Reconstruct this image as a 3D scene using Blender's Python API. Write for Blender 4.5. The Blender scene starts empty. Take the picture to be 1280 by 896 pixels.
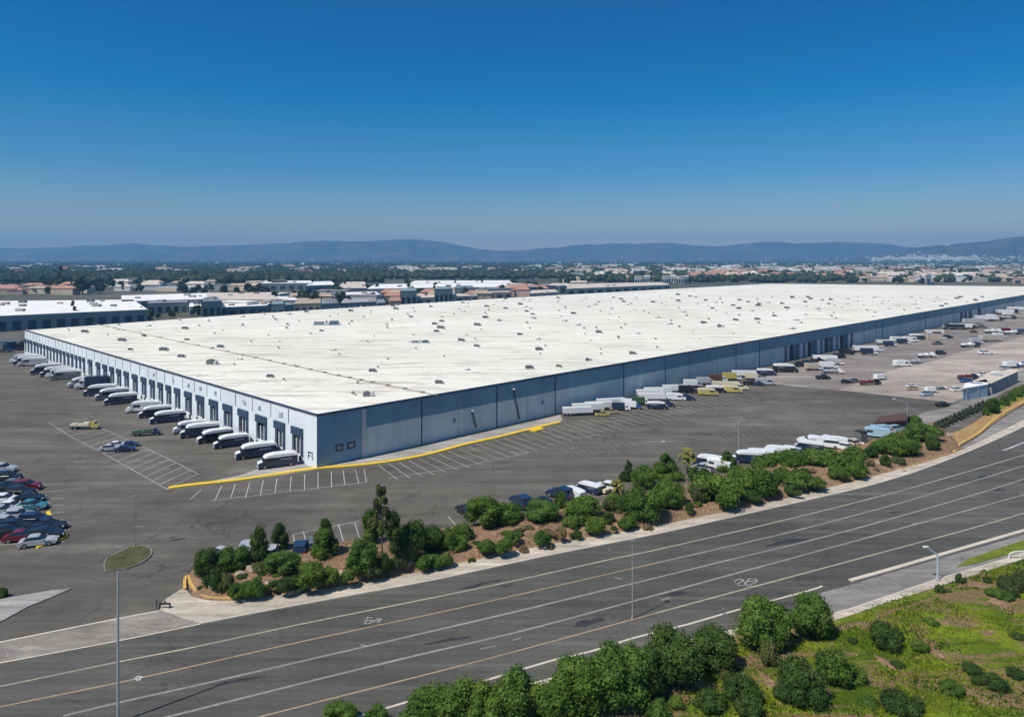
import bpy, math, random
import numpy as np
from mathutils import Vector, Matrix
from mathutils.geometry import tessellate_polygon
from mathutils import noise as mnoise

random.seed(7)
RNG = np.random.default_rng(11)
sc = bpy.context.scene
COL = sc.collection
H, F, HX, HY = 41.0, 853.0, 640.0, 325.0     # eye height (m), focal length, principal column, horizon row
R = math.radians


def G(x, y, z=0.0):
    """photo pixel -> world point lying at height z"""
    d = (H - z) * F / (y - HY)
    return Vector(((x - HX) * d / F, d, z))


# ------------------------------------------------------------------ materials
def new_mat(name):
    m = bpy.data.materials.new(name)
    m.use_nodes = True
    nt = m.node_tree
    b = nt.nodes['Principled BSDF']
    return m, nt, b


def N(nt, t, **kw):
    n = nt.nodes.new(t)
    for k, v in kw.items():
        if k in n.inputs.keys() if isinstance(k, str) else False:
            n.inputs[k].default_value = v
        else:
            setattr(n, k, v)
    return n


def coords(nt, kind='Object', scale=(1, 1, 1), rot=0.0):
    tc = nt.nodes.new('ShaderNodeTexCoord')
    if kind == 'World':
        g = nt.nodes.new('ShaderNodeNewGeometry')
        src = g.outputs['Position']
    else:
        src = tc.outputs[kind]
    mp = nt.nodes.new('ShaderNodeMapping')
    mp.inputs['Scale'].default_value = scale
    mp.inputs['Rotation'].default_value = (0, 0, rot)
    nt.links.new(src, mp.inputs['Vector'])
    return mp.outputs['Vector']


def noise(nt, vec, scale, detail=5, rough=.6, dist=0.0):
    n = nt.nodes.new('ShaderNodeTexNoise')
    n.inputs['Scale'].default_value = scale
    n.inputs['Detail'].default_value = detail
    n.inputs['Roughness'].default_value = rough
    n.inputs['Distortion'].default_value = dist
    nt.links.new(vec, n.inputs['Vector'])
    return n.outputs['Fac']


def ramp(nt, fac, stops, interp='LINEAR'):
    r = nt.nodes.new('ShaderNodeValToRGB')
    r.color_ramp.interpolation = interp
    e = r.color_ramp.elements
    while len(e) > 1:
        e.remove(e[-1])
    e[0].position = stops[0][0]
    c = stops[0][1]
    e[0].color = (*(c if isinstance(c, tuple) else (c, c, c)), 1)
    for p, c in stops[1:]:
        k = e.new(p)
        k.color = (*(c if isinstance(c, tuple) else (c, c, c)), 1)
    nt.links.new(fac, r.inputs['Fac'])
    return r.outputs['Color']


def mix(nt, fac, a, b, mode='MIX'):
    m = nt.nodes.new('ShaderNodeMix')
    m.data_type = 'RGBA'
    m.blend_type = mode
    for sock, v in ((m.inputs['Factor'], fac), (m.inputs[6], a), (m.inputs[7], b)):
        if hasattr(v, 'links') or hasattr(v, 'is_linked'):
            nt.links.new(v, sock)
        elif isinstance(v, (int, float)):
            sock.default_value = v
        else:
            sock.default_value = (*v, 1)
    return m.outputs[2]


def bump(nt, b, height, strength, dist=.05):
    n = nt.nodes.new('ShaderNodeBump')
    n.inputs['Strength'].default_value = strength
    n.inputs['Distance'].default_value = dist
    nt.links.new(height, n.inputs['Height'])
    nt.links.new(n.outputs['Normal'], b.inputs['Normal'])


M = {}


def plain(name, col, rough=.5, metal=0.0, var=.12, scale=1.5, spec=.5):
    m, nt, b = new_mat(name)
    v = coords(nt, 'Object')
    f = noise(nt, v, scale, 4)
    c = mix(nt, ramp(nt, f, [(.3, 0.0), (.7, 1.0)]), tuple(x * (1 - var) for x in col), tuple(min(1, x * (1 + var)) for x in col))
    nt.links.new(c, b.inputs['Base Color'])
    b.inputs['Roughness'].default_value = rough
    b.inputs['Metallic'].default_value = metal
    b.inputs['Specular IOR Level'].default_value = spec
    M[name] = m
    return m


def asphalt(name, dark, light, rot=0.0, stretch=(.03, .35, 1), crack=1.0, patch=.5, tint=None):
    m, nt, b = new_mat(name)
    v = coords(nt, 'World')
    vs = coords(nt, 'World', stretch, rot)
    big = noise(nt, v, .018, 5, .6, .6)
    mid = noise(nt, v, .16, 6, .65, .4)
    fine = noise(nt, v, 2.2, 6, .75)
    st = noise(nt, vs, 1.0, 7, .62, .35)
    st2 = noise(nt, vs, 3.1, 5, .7, .2)
    c = mix(nt, ramp(nt, big, [(.35, 0.0), (.68, 1.0)]), dark, light)
    c = mix(nt, patch, c, ramp(nt, mid, [(.3, .68), (.5, 1.0), (.72, 1.34)]), 'MULTIPLY')
    c = mix(nt, .95, c, ramp(nt, st, [(.26, .62), (.42, .90), (.56, 1.08), (.70, 1.5)]), 'MULTIPLY')
    c = mix(nt, .7, c, ramp(nt, st2, [(.3, .74), (.5, 1.0), (.7, 1.32)]), 'MULTIPLY')
    c = mix(nt, .7, c, ramp(nt, fine, [(.3, .76), (.5, 1.0), (.7, 1.24)]), 'MULTIPLY')
    # sealed slabs with their own tone
    vo = nt.nodes.new('ShaderNodeTexVoronoi')
    vo.inputs['Scale'].default_value = .045
    nt.links.new(vs if False else v, vo.inputs['Vector'])
    sep = nt.nodes.new('ShaderNodeSeparateColor')
    nt.links.new(vo.outputs['Color'], sep.inputs[0])
    c = mix(nt, .5, c, ramp(nt, sep.outputs[0], [(0, .86), (1, 1.14)]), 'MULTIPLY')
    if crack:
        add = nt.nodes.new('ShaderNodeVectorMath')
        add.operation = 'ADD'
        nz = nt.nodes.new('ShaderNodeTexNoise')
        nz.inputs['Scale'].default_value = .22
        nz.inputs['Detail'].default_value = 5
        nt.links.new(v, nz.inputs['Vector'])
        sc_ = nt.nodes.new('ShaderNodeVectorMath')
        sc_.operation = 'SCALE'
        sc_.inputs['Scale'].default_value = 7
        nt.links.new(nz.outputs['Color'], sc_.inputs[0])
        nt.links.new(v, add.inputs[0])
        nt.links.new(sc_.outputs[0], add.inputs[1])
        vo2 = nt.nodes.new('ShaderNodeTexVoronoi')
        vo2.feature = 'DISTANCE_TO_EDGE'
        vo2.inputs['Scale'].default_value = .075
        nt.links.new(add.outputs[0], vo2.inputs['Vector'])
        ln = ramp(nt, vo2.outputs['Distance'], [(0, .8), (.007, .6), (.016, 0.0)])
        msk = ramp(nt, noise(nt, v, .035, 3), [(.46, 0.0), (.6, crack)])
        fac = mix(nt, 1.0, ln, msk, 'MULTIPLY')
        c = mix(nt, fac, c, tuple(x * .5 for x in dark))
        # small light scars and stains
        sp = ramp(nt, noise(nt, v, .5, 4, .55, 1.2), [(.7, 0.0), (.76, .45)])
        c = mix(nt, sp, c, tuple(min(1, x * 1.9) for x in light))
        sd = ramp(nt, noise(nt, coords(nt, 'World', (.5, 1.0, 1), .5), .23, 5, .6, .9), [(.67, 0.0), (.74, .6)])
        c = mix(nt, sd, c, tuple(x * .45 for x in dark))
    nt.links.new(c, b.inputs['Base Color'])
    b.inputs['Roughness'].default_value = .88
    b.inputs['Specular IOR Level'].default_value = .25
    bump(nt, b, fine, .35, .03)
    M[name] = m
    return m


asphalt('lot_asphalt', (.096, .089, .074), (.136, .125, .102), rot=R(-6), stretch=(.022, .16, 1))
asphalt('road_asphalt', (.074, .071, .062), (.112, .107, .092), rot=R(-24.5), stretch=(.018, .55, 1), crack=.5, patch=.35)
asphalt('yard_concrete', (.20, .175, .155), (.29, .25, .215), rot=R(-20), stretch=(.02, .12, 1), crack=.5)
asphalt('yard_pink', (.33, .28, .235), (.42, .36, .30), rot=R(-25), stretch=(.02, .12, 1), crack=.5)
asphalt('lane_concrete', (.21, .195, .175), (.27, .25, .225), rot=R(-30), stretch=(.05, .3, 1), crack=.4)
asphalt('gutter_concrete', (.20, .18, .155), (.30, .27, .235), rot=R(20), stretch=(.12, .4, 1), crack=.6)
asphalt('sidewalk_concrete', (.42, .365, .29), (.52, .455, .365), rot=R(-24), stretch=(.1, .6, 1), crack=.35, patch=.4)
asphalt('apron_concrete', (.30, .285, .265), (.38, .36, .33), rot=R(-24), stretch=(.1, .6, 1), crack=.4)


def paint(name, col, wear=.45, under=(.09, .085, .08)):
    m, nt, b = new_mat(name)
    v = coords(nt, 'World')
    f = noise(nt, v, 1.6, 6, .75)
    g = noise(nt, v, .12, 4, .6)
    w = mix(nt, .5, f, g)
    c = mix(nt, ramp(nt, w, [(wear - .06, 0.0), (wear + .07, 1.0)]), tuple(.55 * a + .45 * u for a, u in zip(col, under)), col)
    c = mix(nt, ramp(nt, f, [(.66, 0.0), (.78, .7)]), c, under)
    nt.links.new(c, b.inputs['Base Color'])
    b.inputs['Roughness'].default_value = .75
    M[name] = m


paint('cream_paint', (.46, .39, .28), .49)
paint('kerb_cream', (.60, .53, .42), .44, (.34, .30, .24))
paint('grey_paint', (.32, .30, .27), .52)
paint('ochre_paint', (.42, .31, .17), .46)
paint('white_paint', (.52, .51, .47), .47)
paint('kerb_white', (.66, .62, .54), .36, (.3, .28, .25))
paint('kerb_yellow', (.80, .53, .02), .38, (.42, .3, .06))
paint('kerb_orange', (.62, .38, .10), .45, (.35, .28, .18))
plain('tar', (.035, .034, .034), .7, var=.3, scale=.8)


def soil(name, a, b_, c_):
    m, nt, b = new_mat(name)
    v = coords(nt, 'World')
    f1 = noise(nt, v, .35, 6, .65, .6)
    f2 = noise(nt, v, 2.6, 7, .75)
    f3 = noise(nt, v, .9, 5, .6, .5)
    c = mix(nt, ramp(nt, f1, [(.36, 0.0), (.62, 1.0)]), a, b_)
    c = mix(nt, ramp(nt, f3, [(.56, 0.0), (.68, .85)]), c, c_)
    c = mix(nt, 1.0, c, ramp(nt, f2, [(.28, .55), (.5, 1.0), (.72, 1.45)]), 'MULTIPLY')
    nt.links.new(c, b.inputs['Base Color'])
    b.inputs['Roughness'].default_value = .95
    b.inputs['Specular IOR Level'].default_value = .1
    bump(nt, b, f2, .9, .25)
    M[name] = m


soil('planter_soil', (.31, .19, .12), (.24, .155, .095), (.42, .29, .15))
soil('dry_soil', (.44, .29, .12), (.34, .21, .10), (.48, .35, .16))
soil('island_turf', (.075, .085, .035), (.12, .115, .055), (.055, .065, .03))
soil('verge_turf', (.12, .16, .02), (.20, .24, .03), (.30, .25, .06))


def hillside_mat():
    m, nt, b = new_mat('hill_grass')
    v = coords(nt, 'World')
    vr = coords(nt, 'World', (.3, 1, 1), R(38))
    f1 = noise(nt, v, .13, 5, .6, .7)
    f2 = noise(nt, vr, .55, 7, .7, .5)
    f3 = noise(nt, v, 2.4, 7, .75)
    f4 = noise(nt, vr, .22, 5, .6, 1.2)
    c = mix(nt, ramp(nt, f1, [(.38, 0.0), (.6, 1.0)]), (.085, .145, .010), (.22, .28, .018))
    c = mix(nt, ramp(nt, f2, [(.52, 0.0), (.68, .85)]), c, (.04, .07, .01))
    c = mix(nt, ramp(nt, f4, [(.50, 0.0), (.57, .9)]), c, (.28, .185, .095))
    c = mix(nt, 1.0, c, ramp(nt, f3, [(.28, .5), (.5, 1.0), (.72, 1.5)]), 'MULTIPLY')
    nt.links.new(c, b.inputs['Base Color'])
    b.inputs['Roughness'].default_value = .95
    b.inputs['Specular IOR Level'].default_value = .1
    bump(nt, b, f3, 1.0, .35)
    M['hill_grass'] = m


hillside_mat()


def terrain_mat():
    m, nt, b = new_mat('plain_ground')
    v = coords(nt, 'World')
    f1 = noise(nt, v, .004, 6, .6, .5)
    f2 = noise(nt, v, .03, 6, .7)
    c = mix(nt, ramp(nt, f1, [(.4, 0.0), (.6, 1.0)]), (.035, .05, .028), (.10, .095, .06))
    c = mix(nt, ramp(nt, f2, [(.56, 0.0), (.66, .7)]), c, (.20, .18, .14))
    nt.links.new(c, b.inputs['Base Color'])
    b.inputs['Roughness'].default_value = .95
    M['plain_ground'] = m
    m, nt, b = new_mat('hill_rock')
    v = coords(nt, 'World')
    f1 = noise(nt, v, .0022, 7, .65, .5)
    f2 = noise(nt, v, .009, 6, .7)
    c = mix(nt, ramp(nt, f1, [(.42, 0.0), (.6, 1.0)]), (.035, .05, .03), (.10, .09, .06))
    c = mix(nt, ramp(nt, f2, [(.63, 0.0), (.7, .7)]), c, (.26, .23, .19))
    nt.links.new(c, b.inputs['Base Color'])
    b.inputs['Roughness'].default_value = 1
    M['hill_rock'] = m


terrain_mat()


def roof_mat():
    m, nt, b = new_mat('white_membrane')
    v = coords(nt, 'World')
    vs = coords(nt, 'World', (.12, 1.0, 1), R(-46))
    vt = coords(nt, 'World', (1.0, .12, 1), R(-46))
    f1 = noise(nt, v, .02, 5, .6)
    f2 = noise(nt, vs, .35, 7, .7, .6)
    f3 = noise(nt, coords(nt, 'World', (.09, .8, 1), 0), .45, 7, .68, .8)
    f4 = noise(nt, v, 1.4, 5, .7)
    f5 = noise(nt, coords(nt, 'World', (.35, 1, 1), 0), .30, 6, .72, 1.0)
    c = mix(nt, ramp(nt, f1, [(.35, 0.0), (.65, 1.0)]), (.72, .69, .58), (.82, .795, .69))
    c = mix(nt, 1.0, c, ramp(nt, f2, [(.3, .84), (.45, 1.0), (.7, 1.06)]), 'MULTIPLY')
    c = mix(nt, ramp(nt, f3, [(.53, 0.0), (.60, .8)]), c, (.50, .45, .36))
    c = mix(nt, .6, c, ramp(nt, f4, [(.3, .88), (.5, 1.0), (.7, 1.06)]), 'MULTIPLY')
    c = mix(nt, ramp(nt, f5, [(.60, 0.0), (.65, .75)]), c, (.36, .32, .26))
    # welded sheet seams
    wv = nt.nodes.new('ShaderNodeTexWave')
    wv.inputs['Scale'].default_value = .045
    wv.inputs['Distortion'].default_value = .25
    wv.inputs['Detail'].default_value = 3
    nt.links.new(coords(nt, 'World', (1, 1, 1), R(-46)), wv.inputs['Vector'])
    c = mix(nt, ramp(nt, wv.outputs['Fac'], [(0, .22), (.025, 0.0)]), c, (.55, .5, .43))
    nt.links.new(c, b.inputs['Base Color'])
    b.inputs['Roughness'].default_value = .8
    b.inputs['Specular IOR Level'].default_value = .2
    bump(nt, b, f2, .3, .08)
    M['white_membrane'] = m


roof_mat()


def wall_mat(name, low, high=None, zsplit=6.15, streak=.5):
    m, nt, b = new_mat(name)
    v = coords(nt, 'World')
    c = None
    if high:
        sp = nt.nodes.new('ShaderNodeSeparateXYZ')
        nt.links.new(v, sp.inputs[0])
        mt = nt.nodes.new('ShaderNodeMath')
        mt.operation = 'GREATER_THAN'
        mt.inputs[1].default_value = zsplit
        nt.links.new(sp.outputs['Z'], mt.inputs[0])
        c = mix(nt, mt.outputs[0], low, high)
    else:
        c = mix(nt, 0.0, low, low)
    f = noise(nt, coords(nt, 'World', (1, 1, .12)), .55, 6, .65)
    g = noise(nt, v, .07, 4)
    c = mix(nt, streak, c, ramp(nt, f, [(.28, .78), (.5, 1.0), (.72, 1.2)]), 'MULTIPLY')
    c = mix(nt, .7, c, ramp(nt, g, [(.35, .88), (.65, 1.12)]), 'MULTIPLY')
    nt.links.new(c, b.inputs['Base Color'])
    b.inputs['Roughness'].default_value = .7
    M[name] = m


wall_mat('white_wall', (.72, .78, .81), streak=.25)
wall_mat('blue_wall', (.53, .61, .60), (.145, .28, .36), 6.15)
wall_mat('corner_wall', (.20, .34, .44))
plain('navy_trim', (.03, .06, .11), .6)
plain('dark_opening', (.018, .026, .040), .8, var=.3)
plain('pale_panel', (.50, .53, .54), .6)
plain('door_steel', (.10, .14, .19), .5)
plain('glass_dark', (.02, .03, .045), .12, 0.0)
plain('metal_grey', (.30, .31, .32), .5, .4)
plain('metal_pale', (.55, .57, .60), .45, .5)
plain('pole_blue', (.50, .60, .70), .4, .3)
plain('rubber', (.02, .02, .021), .9)
plain('wheel_rim', (.35, .36, .37), .4, .6)
plain('lamp_glass', (.75, .75, .7), .2)
plain('lamp_red', (.4, .02, .02), .3)
plain('bark', (.12, .085, .055), .95, var=.3)
plain('palm_bark', (.25, .20, .15), .95, var=.3)
plain('duct_tin', (.34, .33, .31), .6, .3)
plain('unit_dark', (.12, .13, .135), .6)
plain('unit_teal', (.06, .13, .17), .6)
plain('vent_tan', (.33, .28, .23), .8)
plain('rock', (.36, .29, .21), .9, var=.25)

CAR = {
    'white': (.80, .80, .78), 'silver': (.42, .44, .46), 'navy': (.018, .036, .08), 'black': (.015, .016, .02),
    'grey': (.14, .15, .16), 'red': (.24, .03, .02), 'maroon': (.16, .012, .02), 'teal': (.05, .19, .22),
    'blue': (.03, .09, .30), 'yellow': (.52, .42, .10), 'cream': (.68, .60, .42), 'beige': (.52, .44, .34),
    'green': (.05, .10, .04), 'brown': (.13, .06, .035), 'light_blue': (.35, .52, .62), 'tan': (.44, .36, .20),
    'orange': (.5, .18, .03),
}
for k, c in CAR.items():
    m = plain('paint_' + k, c, .32, 0, .06)
    m.node_tree.nodes['Principled BSDF'].inputs['Coat Weight'].default_value = .35

for k, c in {'wall_cream': (.55, .48, .38), 'wall_white': (.72, .70, .66), 'wall_pink': (.52, .36, .29), 'wall_grey': (.30, .31, .32),
             'wall_teal': (.19, .27, .28), 'wall_slate': (.19, .235, .27), 'wall_sand': (.45, .37, .27), 'roof_red': (.40, .215, .15), 'roof_tan': (.42, .32, .23),
             'roof_white': (.80, .78, .74), 'roof_grey': (.34, .34, .34), 'roof_beige': (.58, .50, .41), 'roof_brown': (.09, .05, .035),
             'wall_green': (.16, .18, .12), 'shed_blue': (.33, .46, .55)}.items():
    plain(k, c, .85, 0, .14, .12)


def leaf_mat(name, a, b_, scale=.8):
    m, nt, b = new_mat(name)
    oi = nt.nodes.new('ShaderNodeObjectInfo')
    v = coords(nt, 'Object')
    add = nt.nodes.new('ShaderNodeVectorMath')
    add.operation = 'ADD'
    nt.links.new(v, add.inputs[0])
    nt.links.new(oi.outputs['Location'], add.inputs[1])
    f = noise(nt, add.outputs[0], scale, 4, .6)
    g = noise(nt, add.outputs[0], scale * 9, 3, .7)
    c = mix(nt, ramp(nt, f, [(.36, 0.0), (.64, 1.0)]), a, b_)
    c = mix(nt, .9, c, ramp(nt, g, [(.3, .6), (.5, 1.0), (.7, 1.45)]), 'MULTIPLY')
    c = mix(nt, .8, c, ramp(nt, oi.outputs['Random'], [(0, (.78, .85, .9)), (1, (1.25, 1.15, 1.0))]), 'MULTIPLY')
    nt.links.new(c, b.inputs['Base Color'])
    b.inputs['Roughness'].default_value = .75
    b.inputs['Specular IOR Level'].default_value = .25
    h_ = noise(nt, add.outputs[0], scale * 2.6, 3, .6)
    c = mix(nt, ramp(nt, h_, [(.55, 0.0), (.72, .55)]), c, tuple(min(1, q * k) for q, k in zip(b_, (1.7, 1.15, 1.1))))
    tr = nt.nodes.new('ShaderNodeBsdfTranslucent')
    nt.links.new(c, tr.inputs['Color'])
    ms = nt.nodes.new('ShaderNodeMixShader')
    ms.inputs[0].default_value = .22
    out = nt.nodes['Material Output']
    nt.links.new(b.outputs[0], ms.inputs[1])
    nt.links.new(tr.outputs[0], ms.inputs[2])
    nt.links.new(ms.outputs[0], out.inputs['Surface'])
    M[name] = m


leaf_mat('leaf_mid', (.052, .115, .014), (.12, .20, .030))
leaf_mat('leaf_dark', (.034, .075, .015), (.070, .125, .022))
leaf_mat('leaf_olive', (.07, .10, .03), (.13, .15, .05))
leaf_mat('leaf_hedge', (.06, .085, .05), (.10, .125, .075))
leaf_mat('leaf_palm', (.10, .13, .03), (.26, .22, .06))
leaf_mat('leaf_dry', (.17, .13, .07), (.25, .19, .10))
leaf_mat('leaf_far', (.028, .050, .028), (.05, .075, .035), .05)
leaf_mat('leaf_grass', (.09, .155, .012), (.23, .28, .022), .25)
leaf_mat('leaf_straw', (.28, .21, .09), (.38, .29, .12), .5)


# ------------------------------------------------------------------ mesh helpers
class MB:
    def __init__(s):
        s.v, s.f = [], []

    def add(s, vs, fs):
        o = len(s.v)
        s.v += [tuple(p) for p in vs]
        s.f += [tuple(i + o for i in f) for f in fs]
        return s

    def box(s, x0, x1, y0, y1, z0, z1, rot=None):
        vs = [Vector((x, y, z)) for z in (z0, z1) for x, y in ((x0, y0), (x1, y0), (x1, y1), (x0, y1))]
        if rot:
            vs = [rot @ p for p in vs]
        return s.add(vs, [(3, 2, 1, 0), (4, 5, 6, 7), (0, 1, 5, 4), (1, 2, 6, 5), (2, 3, 7, 6), (3, 0, 4, 7)])

    def prism(s, pts, z0, z1, top=True):
        n = len(pts)
        area = sum(pts[i][0] * pts[(i + 1) % n][1] - pts[(i + 1) % n][0] * pts[i][1] for i in range(n))
        if area < 0:
            pts = pts[::-1]
        vs = [(p[0], p[1], z0) for p in pts] + [(p[0], p[1], z1) for p in pts]
        tris = tessellate_polygon([[Vector((p[0], p[1], 0)) for p in pts]])
        fs = []
        for t in tris:
            a, b, c = [pts[i] for i in t]
            cr = (b[0] - a[0]) * (c[1] - a[1]) - (b[1] - a[1]) * (c[0] - a[0])
            t = t if cr > 0 else t[::-1]
            fs.append(tuple(i + n for i in t))
            if z1 > z0:
                fs.append(tuple(t[::-1]))
        if z1 > z0:
            fs += [(i, (i + 1) % n, (i + 1) % n + n, i + n) for i in range(n)]
        else:
            fs = fs
        return s.add(vs, fs)

    def cyl(s, p0, p1, r0, r1=None, n=10, caps=True):
        r1 = r0 if r1 is None else r1
        p0, p1 = Vector(p0), Vector(p1)
        ax = (p1 - p0).normalized()
        u = ax.orthogonal().normalized()
        w = ax.cross(u)
        vs = []
        for p, r in ((p0, r0), (p1, r1)):
            vs += [p + (u * math.cos(2 * math.pi * i / n) + w * math.sin(2 * math.pi * i / n)) * r for i in range(n)]
        fs = [(i, (i + 1) % n, (i + 1) % n + n, i + n) for i in range(n)]
        if caps:
            fs += [tuple(range(n))[::-1], tuple(range(n, 2 * n))]
        return s.add(vs, fs)

    def slab(s, prof, hw, edge=.1, shrink=.06, topnarrow=0.0):
        """side profile (x,z) given widths across y, softened at the outer edges"""
        cx = sum(p[0] for p in prof) / len(prof)
        cz = sum(p[1] for p in prof) / len(prof)
        zmin = min(p[1] for p in prof)
        zr = max(p[1] for p in prof) - zmin or 1
        rows = []
        for yy, k in ((-hw, 1), (-(hw - edge), 0), (hw - edge, 0), (hw, 1)):
            row = []
            for x, z in prof:
                t = (z - zmin) / zr
                y = yy * (1 - topnarrow * t)
                dx, dz = cx - x, cz - z
                L = math.hypot(dx, dz) or 1
                row.append((x + k * dx / L * shrink, y, z + k * dz / L * shrink))
            rows.append(row)
        n = len(prof)
        vs = [p for r in rows for p in r]
        fs = []
        for j in range(3):
            for i in range(n):
                a, b = j * n + i, j * n + (i + 1) % n
                fs.append((a, b, b + n, a + n))
        fs.append(tuple(range(n))[::-1])
        fs.append(tuple(range(3 * n, 4 * n)))
        return s.add(vs, fs)

    def build(s, name, mat, parent=None, smooth=False, loc=None):
        me = bpy.data.meshes.new(name)
        me.from_pydata(s.v, [], s.f)
        me.materials.append(M[mat] if isinstance(mat, str) else mat)
        if smooth:
            me.polygons.foreach_set('use_smooth', [True] * len(me.polygons))
        me.update()
        o = bpy.data.objects.new(name, me)
        COL.objects.link(o)
        if parent:
            o.parent = parent
        if loc is not None:
            o.location = loc
        return o


def fix_normals(o):
    import bmesh
    bm = bmesh.new()
    bm.from_mesh(o.data)
    bmesh.ops.recalc_face_normals(bm, faces=bm.faces)
    bm.to_mesh(o.data)
    bm.free()


def tag(o, label=None, cat=None, group=None, kind=None):
    if label: o['label'] = label
    if cat: o['category'] = cat
    if group: o['group'] = group
    if kind: o['kind'] = kind
    return o


def empty(name, loc=(0, 0, 0), rz=0.0):
    o = bpy.data.objects.new(name, None)
    o.empty_display_size = .3
    o.location = loc
    o.rotation_euler = (0, 0, rz)
    COL.objects.link(o)
    return o


def copy_tree(o, parent=None):
    c = o.copy()
    COL.objects.link(c)
    c.parent = parent
    for ch in KIDS.get(o.name, ()):
        copy_tree(ch, c)
    return c


KIDS = {}


def index_kids():
    KIDS.clear()
    for o in bpy.data.objects:
        if o.parent:
            KIDS.setdefault(o.parent.name, []).append(o)


ONES = ['', 'first', 'second', 'third', 'fourth', 'fifth', 'sixth', 'seventh', 'eighth', 'ninth', 'tenth', 'eleventh', 'twelfth', 'thirteenth',
        'fourteenth', 'fifteenth', 'sixteenth', 'seventeenth', 'eighteenth', 'nineteenth']
TENS = ['', '', 'twent', 'thirt', 'fort', 'fift', 'sixt', 'sevent', 'eight', 'ninet']


def nth(i):
    if i < 20: return ONES[i]
    t, u = divmod(i, 10)
    return TENS[t] + 'ieth' if u == 0 else TENS[t] + 'y-' + ONES[u]


def struct(name, mb, mat):
    o = mb.build(name, mat)
    o['kind'] = 'structure'
    return o


def ppoly(pts, z=0.0):
    return [G(x, y, z) for x, y in pts]


def dense(pts, step=25):
    out = []
    for (a, b), (c, d) in zip(pts, pts[1:]):
        n = max(1, int(abs(c - a) / step))
        for i in range(n):
            out.append((a + (c - a) * i / n, b + (d - b) * i / n))
    out.append(pts[-1])
    return out


def smooth_px(pts, n=6):
    """Catmull-Rom through world ground points"""
    P = [G(x, y) for x, y in pts]
    P = [2 * P[0] - P[1]] + P + [2 * P[-1] - P[-2]]
    out = []
    for i in range(1, len(P) - 2):
        for k in range(n):
            t = k / n
            a, b, c, d = P[i - 1:i + 3]
            out.append(.5 * ((2 * b) + (c - a) * t + (2 * a - 5 * b + 4 * c - d) * t * t + (3 * b - a - 3 * c + d) * t ** 3))
    out.append(P[-2])
    return out


def strip(line, w, z0, z1=None):
    """flat ribbon (or kerb when z1 given) of width w centred on world polyline"""
    mb = MB()
    L, Rr = [], []
    for i, p in enumerate(line):
        a = line[max(0, i - 1)]
        b = line[min(len(line) - 1, i + 1)]
        t = (b - a)
        t.z = 0
        t.normalize()
        nrm = Vector((-t.y, t.x, 0))
        L.append(p + nrm * w / 2)
        Rr.append(p - nrm * w / 2)
    n = len(line)
    z = z1 if z1 is not None else z0
    vs = [(p.x, p.y, z) for p in L] + [(p.x, p.y, z) for p in Rr]
    fs = [(n + i, n + i + 1, i + 1, i) for i in range(n - 1)]
    if z1 is not None:
        vs += [(p.x, p.y, z0) for p in L] + [(p.x, p.y, z0) for p in Rr]
        for i in range(n - 1):
            fs.append((i, i + 1, 2 * n + i + 1, 2 * n + i))
            fs.append((n + i + 1, n + i, 3 * n + i, 3 * n + i + 1))
        fs.append((0, 2 * n, 3 * n, n))
        fs.append((n - 1, 2 * n - 1, 4 * n - 1, 3 * n - 1))
    return mb.add(vs, fs)


# ------------------------------------------------------------------ ground and far terrain
g = MB()
xs = np.linspace(-13500, 13500, 40)
ys = np.concatenate([np.linspace(-400, 900, 12), np.linspace(1100, 13400, 30)])
vs = [(x, y, -.3) for y in ys for x in xs]
nx = len(xs)
fs = [(j * nx + i, j * nx + i + 1, (j + 1) * nx + i + 1, (j + 1) * nx + i) for j in range(len(ys) - 1) for i in range(nx - 1)]
g.add(vs, fs)
struct('ground', g, 'plain_ground')


def ridge(name, prof, d0, depth, seed, foot=327.5, mat='hill_rock', jitter=1.15):
    rng = np.random.default_rng(seed)
    n = 420
    x0, x1 = prof[0][0], prof[-1][0]
    px = np.linspace(x0, x1, n)
    py = np.interp(px, [p[0] for p in prof], [p[1] for p in prof])
    k = np.arange(n)
    for o_ in range(5):
        fr = 6 * 2 ** o_
        ph = rng.uniform(0, 6.28)
        py += jitter * .55 ** o_ * np.sin(px / (x1 - x0) * fr * 6.28 + ph) * .8
    m = 26
    vs, fs = [], []
    for j in range(m):
        t = j / (m - 1)
        d = d0 + depth * t
        for i in range(n):
            crest = (HY - py[i]) * (d0 + depth * .8) / F + H
            hgt = crest * (math.sin(min(1, t / .8) * math.pi / 2) ** 1.3 if t < .8 else 1 - (t - .8) * 2)
            q = Vector((px[i] * .018 + seed, d * .00045, seed * .3))
            rg = abs(mnoise.noise(q)) * 1.1 + abs(mnoise.noise(q * 2.3)) * .6 + abs(mnoise.noise(q * 5.1)) * .35
            hgt *= 1 - min(.75, rg) * (1 - t / .8) ** .5 * 1.15 if t < .8 else 1
            if t >= .7: hgt *= 1 - .07 * rg
            if j == 0: hgt = -5
            vs.append(((px[i] - HX) * d / F, d, hgt))
    fs = [(j * n + i, j * n + i + 1, (j + 1) * n + i + 1, (j + 1) * n + i) for j in range(m - 1) for i in range(n - 1)]
    o = MB().add(vs, fs).build(name, mat, smooth=True)
    o['kind'] = 'structure'


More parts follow.
